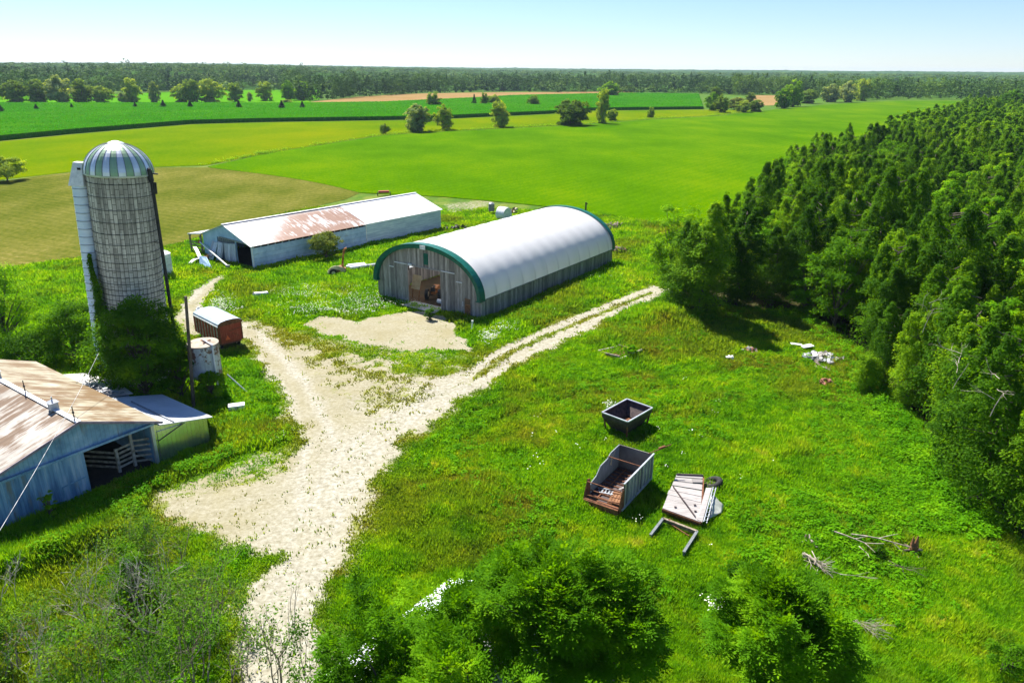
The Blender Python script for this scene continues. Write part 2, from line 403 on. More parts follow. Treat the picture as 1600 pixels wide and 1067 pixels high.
M['shed_roof_old'] = ribbed('patchy_shed_roof', (0.48, 0.48, 0.48), (0.60, 0.60, 0.60), (0.72, 0.72, 0.72), 'Y', 0.75, 0.5, 0.1,
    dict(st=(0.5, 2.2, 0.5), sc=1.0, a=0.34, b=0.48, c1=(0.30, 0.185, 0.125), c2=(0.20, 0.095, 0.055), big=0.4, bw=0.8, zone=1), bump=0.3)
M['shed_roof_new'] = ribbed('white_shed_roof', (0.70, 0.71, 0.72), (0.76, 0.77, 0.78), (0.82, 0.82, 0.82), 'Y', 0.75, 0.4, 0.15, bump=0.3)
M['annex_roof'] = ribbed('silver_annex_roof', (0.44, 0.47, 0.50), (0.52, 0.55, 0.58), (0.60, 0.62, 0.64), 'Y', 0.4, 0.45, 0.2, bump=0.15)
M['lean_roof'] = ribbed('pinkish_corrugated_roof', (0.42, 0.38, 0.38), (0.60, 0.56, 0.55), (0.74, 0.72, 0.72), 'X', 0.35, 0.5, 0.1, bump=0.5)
M['sky_fill_wall'] = ribbed('sky_fill_siding', (0.12, 0.25, 0.40), (0.22, 0.39, 0.56), (0.38, 0.54, 0.68), 'X', 0.26, 0.6, 0.0,  # blue sky fill of the shaded side is mixed into the wall colour
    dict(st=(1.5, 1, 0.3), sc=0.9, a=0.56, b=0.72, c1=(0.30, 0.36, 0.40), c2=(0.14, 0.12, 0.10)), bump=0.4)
M['sky_fill_door'] = ribbed('streaky_sky_fill_boards', (0.07, 0.17, 0.33), (0.19, 0.35, 0.53), (0.44, 0.57, 0.68), 'X', 0.2, 0.6, 0.0,  # door boards carry the same blue sky fill in their colour
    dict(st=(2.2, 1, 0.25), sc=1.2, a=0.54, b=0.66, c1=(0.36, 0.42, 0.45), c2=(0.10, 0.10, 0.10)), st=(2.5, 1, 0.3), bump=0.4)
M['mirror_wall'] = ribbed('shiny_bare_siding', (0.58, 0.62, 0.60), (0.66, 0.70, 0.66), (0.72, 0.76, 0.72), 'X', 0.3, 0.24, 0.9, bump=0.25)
M['shed_wall'] = ribbed('sky_fill_shed_siding', (0.30, 0.43, 0.60), (0.42, 0.55, 0.72), (0.56, 0.68, 0.80), 'Z', 0.62, 0.5, 0.0,  # shed siding has the sky's blue fill light put into its base colour
    dict(st=(0.5, 0.5, 2), sc=1, a=0.6, b=0.75, c1=(0.30, 0.40, 0.48), c2=(0.3, 0.36, 0.4)), bump=0.5)
M['shed_wall_new'] = ribbed('silver_corrugated_siding', (0.40, 0.49, 0.62), (0.54, 0.63, 0.74), (0.72, 0.79, 0.86), 'Z', 0.30, 0.4, 0.1, st=(0.3, 0.3, 2.2), sc=1.4, bump=0.7)  # silver sheet, its colour pushed towards blue sky fill
M['gable_wall'] = ribbed('sky_fill_gable', (0.22, 0.38, 0.58), (0.32, 0.49, 0.69), (0.44, 0.60, 0.78), 'X', 0.3, 0.5, 0.0, bump=0.3)  # gable colour includes the blue skylight of its shaded face
M['door_board'] = planks('chalky_boards', (0.24, 0.27, 0.31), (0.38, 0.42, 0.46), (0.54, 0.57, 0.60))
M['bin_wall'] = ribbed('flaking_white_bin', (0.38, 0.42, 0.46), (0.48, 0.52, 0.56), (0.58, 0.62, 0.65), 'X', 0.5, 0.5, 0.1,
    dict(st=(2, 2, 2), sc=1.1, a=0.50, b=0.56, c1=(0.10, 0.07, 0.06), c2=(0.20, 0.10, 0.07), big=0.5, bw=0.9), bump=0.15)
M['bin_top'] = simple('dusty_bin_lid', (0.30, 0.23, 0.16), (0.46, 0.39, 0.31), 1.5, 0.7)
M['blue_wagon_roof'] = simple('pale_wagon_roof', (0.34, 0.42, 0.52), (0.46, 0.54, 0.64), 0.8, 0.35, 0.0)
M['wagon_grey'] = planks('bleached_wagon_boards', (0.085, 0.10, 0.10), (0.16, 0.18, 0.185), (0.26, 0.285, 0.29))

# ------------------------------------------------------------------ layout of the yard (world metres)
TRACK = poly([(355, 1100), (378, 1000), (405, 930), (430, 870), (400, 835), (330, 822), (275, 812), (262, 796), (300, 775), (400, 757), (452, 735), (474, 690), (470, 650), (450, 612), (425, 580), (397, 550), (383, 522), (395, 506), (430, 522), (470, 548), (540, 572), (620, 592), (700, 592), (760, 560), (820, 532), (880, 507), (940, 482), (1026, 445), (1034, 453), (960, 492), (900, 523), (840, 552), (790, 577), (735, 610), (690, 640), (650, 672), (610, 715), (575, 762), (548, 815), (528, 865), (508, 920), (505, 980), (520, 1100)])
WORN = poly([(385, 512), (430, 500), (500, 535), (640, 560), (760, 545), (800, 540), (720, 615), (640, 650), (560, 660), (500, 610), (440, 560)])
PAD = poly([(474, 505), (500, 494), (560, 501), (620, 488), (664, 484), (682, 486), (702, 503), (712, 522), (745, 541), (742, 553), (690, 550), (640, 548), (560, 536), (500, 524)])
SMALL = poly([(350, 427), (322, 440), (288, 466), (266, 500), (292, 522), (385, 528), (402, 506), (352, 496), (312, 490), (326, 466), (357, 437)])
BARE = poly([(690, 318), (745, 312), (790, 312), (745, 330), (700, 334)])
THIN = poly([(478, 512), (600, 535), (745, 548), (770, 562), (700, 590), (560, 590), (440, 555), (405, 512)])
VERGE = poly([(255, 800), (238, 772), (330, 738), (455, 690), (445, 760), (445, 850), (410, 862), (290, 838)])
PATCHB = poly([(470, 915), (530, 935), (560, 990), (545, 1080), (480, 1080), (490, 980)])
MEDIAN = [tuple(at(x, y)[:2]) for x, y in ((1018, 456), (930, 492), (870, 517), (800, 550), (745, 588))]
MOWN = poly([(-60, 292), (60, 276), (130, 268), (250, 262), (325, 262), (420, 274), (500, 287), (562, 302), (540, 312), (420, 340), (300, 375), (230, 392), (140, 400), (-60, 430)])
HAY = poly([(325, 261), (420, 240), (520, 224), (600, 212), (660, 208), (780, 202), (900, 196), (1010, 188), (1130, 181), (1200, 173), (1290, 164), (1400, 158), (1537, 158), (1640, 165), (1640, 200), (1500, 260), (1300, 310), (1130, 350), (1040, 352), (960, 338), (880, 326), (800, 318), (690, 308), (562, 302), (500, 287), (420, 274), (330, 263)])
STRIP = poly([(-100, 228), (0, 222), (112, 211), (195, 204), (300, 195), (412, 192), (600, 189), (675, 188), (862, 179), (919, 174), (1099, 172), (1195, 172), (1130, 180), (1010, 187), (900, 195), (780, 201), (660, 207), (600, 211), (520, 223), (420, 239), (322, 259), (250, 261), (130, 267), (60, 275), (-100, 292)])
CORN = poly([(-200, 166), (0, 165), (187, 165), (450, 165), (600, 163), (750, 155.5), (802, 152), (975, 148), (1091, 149.5), (1098, 171), (919, 173.2), (862, 178), (675, 186.8), (600, 188), (412, 191), (300, 194), (195, 202.5), (112, 209.5), (0, 220.5), (-100, 227), (-250, 232)])
TAN = poly([(470, 162), (560, 152), (640, 147.3), (760, 145.2), (975, 144), (1000, 146), (975, 148), (802, 152), (750, 155.5), (600, 163), (480, 164.5)])
BACK = poly([(-150, 164.5), (0, 150), (187, 147), (400, 139), (500, 138), (500, 155), (470, 163.5), (187, 164.5)])
TAN2 = poly([(1170, 149), (1230, 149.5), (1222, 165), (1160, 166)])
CROP = [MOWN, HAY, STRIP]
TALL = [poly(p) for p in (
    [(330, 440), (420, 428), (560, 402), (700, 362), (712, 380), (620, 400), (585, 440), (590, 475), (560, 498), (480, 492), (400, 502), (330, 482)],
    [(-40, 440), (120, 412), (300, 405), (326, 425), (262, 442), (250, 470), (130, 560), (-40, 560)],
    [(762, 502), (962, 408), (1032, 420), (1015, 442), (870, 503), (800, 530), (745, 510)],
    [(310, 600), (400, 560), (432, 590), (455, 620), (470, 690), (440, 730), (340, 735), (335, 650)],
    [(-60, 850), (140, 780), (330, 705), (380, 720), (300, 765), (240, 800), (60, 900), (-60, 950)],
    [(960, 470), (1060, 480), (1110, 530), (1040, 560), (930, 545), (900, 520)],
    [(960, 345), (1040, 352), (1035, 400), (960, 395)])]
VINES_R = poly([(1290, 590), (1340, 600), (1430, 700), (1520, 820), (1420, 830), (1330, 770), (1270, 690)])
FOREST = np.array([(17.2, 84), (17.4, 76), (20, 74), (25, 77.5), (31, 76.5), (32, 66), (30.3, 56), (29.2, 48), (28.3, 42), (27.8, 37), (28.0, 31), (30, 24), (60, 24), (420, 420), (300, 510), (200, 360), (128, 258), (88, 200), (60, 162), (40, 122), (33, 104), (24, 90)])
FOOT = []          # footprints kept clear of grass: (cx, cy, rz, x0, x1, y0, y1)
def foot(c, rz, x0, x1, y0, y1): FOOT.append((c[0], c[1], rz, x0, x1, y0, y1))
def inside_foot(X, Y, pad=0.0):
    r = np.zeros(np.shape(X), bool)
    for cx, cy_, rz, x0, x1, y0, y1 in FOOT:
        dx, dy = X - cx, Y - cy_; c, s = math.cos(rz), math.sin(rz)
        u = dx * c + dy * s; v = -dx * s + dy * c
        r |= (u > x0 - pad) & (u < x1 + pad) & (v > y0 - pad) & (v < y1 + pad)
    return r
HB = at(672.5, 480)                                        # hoop barn: middle of the front sill
qL, qR = at(592, 461), at(753, 499); HB = (qL + qR) / 2
HB_RZ = math.atan2(qR[1] - qL[1], qR[0] - qL[0]); HB_W = np.linalg.norm(qR - qL); HB_L = 29.4
sL, sN, sF = at(321, 398), at(397, 420), at(688, 356)
SH_RZ = math.atan2(sN[1] - sL[1], sN[0] - sL[0]); SH_W = np.linalg.norm(sN - sL); SH = (sL + sN) / 2; SH_L = 35.3
BC = at(246, 725); BA = at(0, 830)
BN_RZ = math.atan2(BC[1] - BA[1], BC[0] - BA[0])          # local x along the gable wall, local y back along the ridge
SILO = at(224, 590)
foot(HB, HB_RZ, -HB_W / 2, HB_W / 2, 0, HB_L); foot(SH, SH_RZ, -SH_W / 2, SH_W / 2, 0, SH_L)
foot(BC, BN_RZ, -14, 4.3, 0, 18)

def fields_at(X, Y):
    """per-point dirt, dry, tall, soil"""
    jit = (fbm(X, Y, 3.0, 3, 4) - 0.5) * 2.2 + (fbm(X, Y, 0.8, 8, 3) - 0.5) * 1.3
    dirt = sstep(-1.3, 1.0, sdist(TRACK, X, Y) + jit * 1.0)
    tsd = sdist(TRACK, X, Y); dirt = np.maximum(dirt, .52 * sstep(-2.6, .2, tsd + jit * 1.3) * (.35 + 1.0 * fbm(X, Y, 1.6, 27))); dirt = np.maximum(dirt, .62 * sstep(-1.5, 1, sdist(VERGE, X, Y) + jit) * (.5 + .9 * fbm(X, Y, 1.9, 29)))
    dirt = np.maximum(dirt, .5 * sstep(-1.0, 1.5, sdist(THIN, X, Y) + jit) * (.45 + .9 * fbm(X, Y, 1.7, 30)))
    md = ldist(MEDIAN, X, Y); dirt = np.maximum(dirt, sstep(1.9, 1.2, md + jit * .12)); dirt = dirt * (1 - 0.6 * (1 - sstep(0.25, 0.55, md + jit * 0.15)))
    worn = sstep(-1.0, 2.0, sdist(WORN, X, Y) + jit); dirt = np.where(worn > 0.01, np.maximum(dirt * (1 - 0.45 * worn), worn * (0.26 + 0.52 * sstep(.36, .60, fbm(X, Y, 1.8, 21)))), dirt)
    dirt = np.maximum(dirt, 0.96 * sstep(-0.5, 0.6, sdist(PAD, X, Y) + jit * 1.0))
    dirt = np.maximum(dirt, 0.72 * sstep(-0.5, 0.7, sdist(SMALL, X, Y) + jit * 0.6))
    dirt = np.maximum(dirt, 0.5 * sstep(-1, 1.5, sdist(BARE, X, Y) + jit))
    dirt = np.maximum(dirt, 0.42 * sstep(-1, 1.0, sdist(PATCHB, X, Y) + jit))
    dirt = np.clip(dirt, 0, 1)
    dry = sstep(0.50, 0.70, fbm(X, Y, 9, 41)) * 0.5 + sstep(.60, .72, fbm(X, Y, 2.5, 43)) * .35 + .45 * mowline(X, Y) + 0.55 * sstep(-1.6, 0.3, sdist(TRACK, X, Y) + jit) + 0.35 * worn
    dry = np.clip(dry, 0, 0.85)
    tall = np.zeros(np.shape(X))
    for P in TALL: tall = np.maximum(tall, sstep(-1.0, 1.5, sdist(P, X, Y)))
    tall = np.maximum(tall * (0.5 + 0.9 * fbm(X, Y, 2.5, 51)), 0.20 + 0.45 * sstep(0.42, 0.62, fbm(X, Y, 4, 61)) * sstep(.4, .6, fbm(X, Y, 1.1, 63)))
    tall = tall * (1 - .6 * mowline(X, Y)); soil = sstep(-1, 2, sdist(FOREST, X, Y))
    return dirt, dry, tall, soil
MOW = [[tuple(at(x, y)[:2]) for x, y in L] for L in ([(690, 668), (770, 628), (860, 603), (960, 592), (1060, 588), (1150, 575)], [(720, 690), (800, 645), (900, 617), (1000, 608), (1100, 605)], [(640, 760), (730, 740), (830, 790), (930, 860), (1030, 930), (1120, 1010), (1180, 1060)], [(1150, 700), (1060, 650), (960, 640), (850, 650)])]
def mowline(X, Y):
    r = np.zeros(np.shape(X))
    for Lc in MOW: r = np.maximum(r, np.exp(-((ldist(Lc, X, Y) + (fbm(X, Y, 3, 33) - .5) * .8) / .42) ** 2))
    return r * (.4 + .9 * fbm(X, Y, 4, 35))
MOUND = at(1040, 505); BANK = [tuple(at(x, y)[:2]) for x, y in ((-60, 925), (20, 890), (90, 872), (145, 850), (190, 838))]
CENTER = [tuple(at(x, y)[:2]) for x, y in ((445, 1100), (452, 960), (472, 880), (505, 800), (550, 720), (610, 665), (680, 622), (760, 578), (850, 533), (940, 490), (1026, 452))]
BRANCH = [tuple(at(x, y)[:2]) for x, y in ((500, 800), (500, 700), (470, 620), (430, 570), (388, 520), (320, 500), (300, 478), (345, 436))]
def ruts(X, Y):
    j = (fbm(X, Y, 4, 15) - .5) * .9; r = np.zeros(np.shape(X))
    for Lc, o in ((CENTER, 1.0), (BRANCH, 1.0)):
        d = ldist(Lc, X, Y) + j; r = np.maximum(r, np.exp(-((np.abs(d) - o) / .5) ** 2))
    d = ldist(CENTER, X, Y); r = np.maximum(r, .75 * np.exp(-(d / 4.0) ** 2))
    return np.clip(r * (.6 + .8 * fbm(X, Y, 3, 25)), 0, 1)
def height(X, Y, dirt=None):
    if dirt is None: dirt = sstep(-0.9, 0.9, sdist(TRACK, X, Y))
    flat = np.ones(np.shape(X))
    for P in CROP + [CORN, TAN, BACK]: flat = flat * (1 - sstep(-1.5, 0.0, sdist(P, X, Y)))
    flat = flat * (1 - inside_foot(X, Y, 0.3))
    h = ((fbm(X, Y, 6, 71, 3) - 0.5) * 0.55 + (fbm(X, Y, 1.5, 77, 4) - 0.5) * 0.50) * (1 - 0.85 * dirt) + 0.0
    far = 1 - sstep(140, 170, Y)
    h = h * flat * far
    h = h + 1.5 * np.exp(-(((X - MOUND[0]) / 3.4) ** 2 + ((Y - MOUND[1]) / 2.6) ** 2))
    h = h - .16 * mowline(X, Y); b = ldist(BANK, X, Y); h = h + 0.75 * np.exp(-(b / 0.9) ** 2)
    return h

# ground: one sheet out past the horizon; the gravel faces of the same sheet are the track
def axis_lines(a, b, step, lo, hi, grow=1.09):
    mid = np.arange(a, b + 1e-6, step); L = []; s = step; x = a
    while x > lo: s *= grow; x -= s; L.append(x)
    Rr = []; s = step; x = mid[-1]
    while x < hi: s *= grow; x += s; Rr.append(x)
    return np.concatenate([L[::-1], mid, Rr])
gx = axis_lines(-62, 62, 0.27, -9000, 9000); gy = axis_lines(14, 128, 0.27, -300, 12000)
GX, GY = np.meshgrid(gx, gy); X = GX.ravel(); Y = GY.ravel()
near = (np.abs(X) < 200) & (Y < 320)
dirt = np.zeros(len(X)); dry = np.zeros(len(X)); rut = np.zeros(len(X)); soil = np.zeros(len(X)); Z = np.zeros(len(X))
dirt[near], dry[near], _, soil[near] = fields_at(X[near], Y[near])
Z[near] = height(X[near], Y[near], dirt[near]); rut[near] = ruts(X[near], Y[near]); Z[near] -= .05 * rut[near] * dirt[near]
nx, ny = len(gx), len(gy)
I, J = np.meshgrid(np.arange(nx - 1), np.arange(ny - 1)); b0 = (J * nx + I).ravel()
F = np.stack([b0, b0 + 1, b0 + nx + 1, b0 + nx], 1)
fd = dirt[F].mean(1); isd = fd > 0.5
V3 = np.stack([X, Y, Z], 1)
def sub_sheet(name, sel):
    Fs = F[sel]; u, inv = np.unique(Fs, return_inverse=True)
    me = mesh_np(name, V3[u], inv.reshape(-1, 4), 4, [M['ground']], dict(dirt=dirt[u], dry=dry[u], soil=soil[u], rut=rut[u]), smooth=True)
    return props(link(name, me), kind='structure')
sub_sheet('ground', ~isd); sub_sheet('gravel_track', isd)

# crop sheets, each standing a hand above the soil
def sheet(name, P, z, mat, skirt=True, kind='structure'):
    mb = MB(); n = len(P)
    from mathutils.geometry import tessellate_polygon
    tri = tessellate_polygon([[Vector((x, y, 0)) for x, y in P]])
    area = sum(P[i][0] * P[(i + 1) % n][1] - P[(i + 1) % n][0] * P[i][1] for i in range(n))
    fs = []
    for t in tri:
        a, b, c = [P[i] for i in t]
        cr = (b[0] - a[0]) * (c[1] - a[1]) - (b[1] - a[1]) * (c[0] - a[0])
        fs.append(tuple(t) if cr > 0 else tuple(t)[::-1])
    mb.add([(x, y, z) for x, y in P], fs)
    for i in range(n):
        a, b = P[i], P[(i + 1) % n]
        if area < 0: a, b = b, a
        mb.quad((a[0], a[1], 0), (b[0], b[1], 0), (b[0], b[1], z), (a[0], a[1], z))
    return props(mb.build(name, mat), kind=kind)
def wobble(P, amp=1.0, step=10):
    out = []
    n = len(P)
    for i in range(n):
        a, b = P[i], P[(i + 1) % n]; L = np.hypot(*(b - a)); k = max(1, min(40, int(L / step)))
        for j in range(k):
            q = a + (b - a) * (j / k)
            out.append(q + (np.array([noise(q[0], q[1], 14, 5), noise(q[0], q[1], 14, 9)]) - 0.5) * amp * (j > 0))
    return np.array(out)
sheet('mown_field', wobble(MOWN, 1.4, 6), 0.05, M['mown'])
sheet('hay_field', wobble(HAY, 1.2, 8), 0.12, M['hay'])
sheet('pale_hay_field', wobble(STRIP, 0.8), 0.08, M['strip'])
sheet('ripe_grain_field', TAN, 0.3, M['tan'])
sheet('far_hay_field', BACK, 0.1, M['back'])
sheet('far_pale_field', TAN2, 0.1, M['tan'])
# ------------------------------------------------------------------ hoop barn
def hoop_barn():
    W = HB_W / 2; L = HB_L; EV = 2.05; RISE = 4.9
    arch = lambda t, k=1.0: (W * k * math.copysign(abs(math.cos(t)) ** 1.0, math.cos(t)), EV + RISE * k * (abs(math.sin(t)) ** 0.93))
    def ztop(x):
        c = min(1, abs(x) / W); return EV + RISE * math.sin(math.acos(c)) ** 0.93
    t = thing('hoop_barn', 'arched barn with white fabric roof, green edge trim and weathered board front with open doorway', 'barn', (HB[0], HB[1], 0), HB_RZ)
    # board walls
    D0, D1, DH = -2.75, 2.05, 4.35
    for y, nm, door in ((0.0, 'front_wall', True), (L, 'back_wall', False)):
        mb = MB(); x = -W + 0.03
        while x < W - 0.05:
            w_ = min(0.24 + 0.05 * random.random(), W - x); mb.tint = random.random(); j = 0.012 * random.random()
            xm = x + w_ / 2; a, b = ztop(x), ztop(x + w_)
            z0 = 0.0
            if door and x + w_ > D0 and x < D1: z0 = DH
            if door and 5.35 < xm < 6.15 and 0 < 1: z0 = 1.95
            if x < -W + 0.1: a = b = EV
            z0 = max(z0, -0.0)
            if door and z0 == 1.95 and False: pass
            p = [(x, z0), (x + w_ - 0.012, z0), (x + w_ - 0.012, b), (x, a)]
            if z0 > 1.0: pass
            mb.prism([(q[0], q[1]) for q in p], y - 0.03 - j, y + 0.03 - j)
            x += w_
        wall = mb.build(nm, M['barn_wood'], t)
        if door:
            for x0, x1, z in ((-4.75, -2.85, 4.45), (-5.55, -4.9, 3.85), (2.15, 4.0, 4.45), (4.2, 5.0, 3.6)):
                tr = MB(); tr.box(((x0 + x1) / 2, -0.09, z), (x1 - x0, 0.07, 0.09)); tr.build('door_track', M['white'], wall)
            lv = MB(); lv.box((0.0, -0.08, 5.45), (0.62, 0.06, 1.25))
            for k in range(9): lv.box((0.0, -0.125, 4.92 + k * 0.13), (0.54, 0.03, 0.05))
            lv.build('louvre', M['green_trim'], wall)
            fr = MB(); fr.bar((D0 - 0.06, -0.06, 0), (D0 - 0.06, -0.06, DH), 0.12); fr.bar((D1 + 0.06, -0.06, 0), (D1 + 0.06, -0.06, DH), 0.12)
            fr.bar((D0 - 0.12, -0.06, DH + 0.07), (D1 + 0.12, -0.06, DH + 0.07), 0.12, 0.14); fr.build('door_frame', M['barn_wood'], wall)
            dd = MB(); dd.tint = 0.1
            for k in range(4): dd.box((5.44 + k * 0.2, 0.05, 0.62), (0.19, 0.04, 1.24))
            dd.build('low_door', M['brown_wood'], t)
            pl = MB(); pl.box((-2.3, -0.16, 4.5), (0.55, 0.14, 0.2)); pl.build('lamp_housing', M['white'], t)
            dp = MB(); dp.box((5.1, -0.1, 1.3), (0.05, 0.05, 0.55)); dp.build('handle', M['white'], dd and t)
    for s, nm in ((1, 'side_wall'), (-1, 'side_wall')):
        mb = MB(); y = 0.04
        while y < L - 0.05:
            w_ = 0.25 + 0.05 * random.random(); mb.tint = random.random() * 0.8
            mb.box((s * (W - 0.03 + 0.012 * random.random()), y + w_ / 2, EV / 2), (0.05, w_ - 0.012, EV - 0.02)); y += w_
        o = mb.build(nm, M['barn_wood'], t)
    # fabric roof, slightly sagging between the hoops
    nseg, bays = 36, 12; V = []; Fq = []
    ys = []
    for b in range(bays):
        for q in (0, 0.25, 0.5, 0.75): ys.append((b + q) * L / bays)
    ys.append(L); ys = np.array(ys) * (L - 0.1) / L + 0.05
    for j, y in enumerate(ys):
        sag = math.sin(math.pi * ((y / (L / bays)) % 1.0)) ** 2
        for i in range(nseg + 1):
            a = math.pi * i / nseg; k = 1.012 - 0.016 * sag * min(1, math.sin(a) * 2 + 0.2)
            x, z = arch(a, 1); V.append((x * k, y, EV + (z - EV) * k + 0.03))
    n1 = nseg + 1
    for j in range(len(ys) - 1):
        for i in range(nseg): Fq.append((j * n1 + i + 1, j * n1 + i, (j + 1) * n1 + i, (j + 1) * n1 + i + 1))
    mb = MB(); mb.add(V, Fq, True)
    roof = mb.build('fabric_roof', M['membrane'], t)
    # green trim bands at both ends
    for y0, y1, yf, nm in ((-0.55, 0.38, -0.55, 'front_trim'), (L - 0.30, L + 0.5, L + 0.5, 'back_trim')):
        mb = MB()
        for i in range(nseg):
            a0, a1 = math.pi * i / nseg, math.pi * (i + 1) / nseg
            q = []
            for a in (a0, a1):
                x, z = arch(a); q.append(((x * 1.024, EV + (z - EV) * 1.028 + 0.05), (x * 0.958, EV + (z - EV) * 0.932 + 0.0)))
            (o0, i0), (o1, i1) = q
            P = lambda p, y: (p[0], y, p[1])
            mb.add([P(o0, y0), P(o1, y0), P(o1, y1), P(o0, y1)], [(3, 2, 1, 0)], True)
            mb.add([P(o0, yf), P(o1, yf), P(i1, yf + (0.1 if yf < 1 else -0.1)), P(i0, yf + (0.1 if yf < 1 else -0.1))], [(0, 1, 2, 3)])
            mb.add([P(i0, yf + (0.1 if yf < 1 else -0.1)), P(i1, yf + (0.1 if yf < 1 else -0.1)), P(i1, 0 if yf < 1 else L), P(i0, 0 if yf < 1 else L)], [(0, 1, 2, 3)])
        for s in (-1, 1): mb.box((s * W * 0.985, (y0 + y1) / 2, EV - 0.03), (W * 0.08, (y1 - y0), 0.1))
        mb.build(nm, M['green_trim'], t)
    mb = MB()
    for s in (-1, 1): mb.bar((s * (W + 0.06), 0.3, EV + 0.02), (s * (W + 0.06), L - 0.3, EV + 0.02), 0.1, 0.12)
    mb.build('eave_rail', M['grey_steel'], t)
    mb = MB(); mb.box((0.05, -0.62, EV + RISE - 0.12), (0.75, 0.06, 0.42)); mb.build('end_badge', M['white'], t)
    # steel hoops seen through the doorway
    for b in range(1, bays):
        y = b * L / bays; mb = MB()
        for i in range(14):
            p = [arch(math.pi * (i + k) / 14, 0.965) for k in (0, 1)]
            mb.bar((p[0][0], y, p[0][1]), (p[1][0], y, p[1][1]), 0.12, 0.2)
        mb.build('roof_hoop', M['bark'], t)
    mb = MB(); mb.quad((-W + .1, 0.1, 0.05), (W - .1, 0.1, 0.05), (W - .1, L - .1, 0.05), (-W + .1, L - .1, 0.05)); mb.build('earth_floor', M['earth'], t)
    mb = MB(); mb.prism([(D0, 0.0), (D1 + 0.1, 0.0), (D1 - 0.1, 0.07), (D0 + 0.2, 0.07)], -1.4, 0.6); mb.build('door_sill', M['concrete'], t)
    return t
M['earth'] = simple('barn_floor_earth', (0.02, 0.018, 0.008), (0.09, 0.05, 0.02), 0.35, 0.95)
M['concrete'] = simple('worn_concrete', (0.30, 0.29, 0.27), (0.46, 0.45, 0.42), 2, 0.9)
hoop_barn()
def barn_local(x, y, z=0, O=None, rz=None):
    O = HB if O is None else O; rz = HB_RZ if rz is None else rz
    return (O[0] + x * math.cos(rz) - y * math.sin(rz), O[1] + x * math.sin(rz) + y * math.cos(rz), z)

# tractor and stored things inside the doorway
def tractor():
    t = thing('tractor', 'small dark tractor parked inside the doorway of the arched barn', 'tractor', barn_local(-1.3, 2.6, 0.06), HB_RZ + 0.5)
    mb = MB(); mb.box((0, 0.9, 0.95), (0.7, 1.5, 0.6)); mb.box((0, 0.1, 0.75), (0.6, 1.0, 0.35)); mb.build('bonnet', M['rust_orange'], t, 0.08)
    mb = MB(); mb.box((0, -0.35, 1.05), (0.5, 0.45, 0.12)); mb.box((0, -0.58, 1.3), (0.5, 0.08, 0.45)); mb.build('seat', M['black'], t, 0.04)
    mb = MB(); mb.cyl((0, 0.25, 1.2), (0, 0.12, 1.45), 0.03); mb.cyl((0, 0.13, 1.43), (0, 0.11, 1.47), 0.19); mb.build('steering_wheel', M['black'], t)
    for x, y, r, w_ in ((-0.75, -0.3, 0.62, 0.34), (0.75, -0.3, 0.62, 0.34), (-0.6, 1.4, 0.36, 0.2), (0.6, 1.4, 0.36, 0.2)):
        mb = MB(); mb.cyl((x - w_ / 2, y, r), (x + w_ / 2, y, r), r, n=20); wl = mb.build('wheel', M['rubber'], t)
        mb = MB(); mb.cyl((x - w_ / 2 - 0.01, y, r), (x + w_ / 2 + 0.01, y, r), r * 0.5, n=16); mb.build('rim', M['cream'], wl)
tractor()
t = thing('plywood_sheet', 'tan plywood sheet leaning just inside the arched barn doorway', 'board', barn_local(-3.0, 1.3, 0.06), HB_RZ)
mb = MB(); mb.bar((0, 0, 1.15), (0, 0.5, 2.7), 1.3, 0.04); mb.build('sheet', simple('plywood', (0.34, 0.28, 0.16), (0.46, 0.39, 0.25), 2, 0.7), t)
mb = MB(); mb.bar((-0.5, 0, 0), (-0.5, 0.3, 1.6), 0.08); mb.bar((0.5, 0, 0), (0.5, 0.3, 1.6), 0.08); mb.build('leg', M['brown_wood'], t)
t = thing('plastic_drum', 'small white drum on the earth floor beside the tractor', 'drum', barn_local(0.5, 1.5, 0.06), HB_RZ)
mb = MB(); mb.cyl((-0.3, 0, 0.26), (0.35, 0.1, 0.26), 0.25, n=16); mb.build('drum_body', M['white'], t); mb = MB(); mb.cyl((0.35, 0.1, 0.26), (0.4, 0.105, 0.26), 0.1); mb.build('cap', M['black'], t)

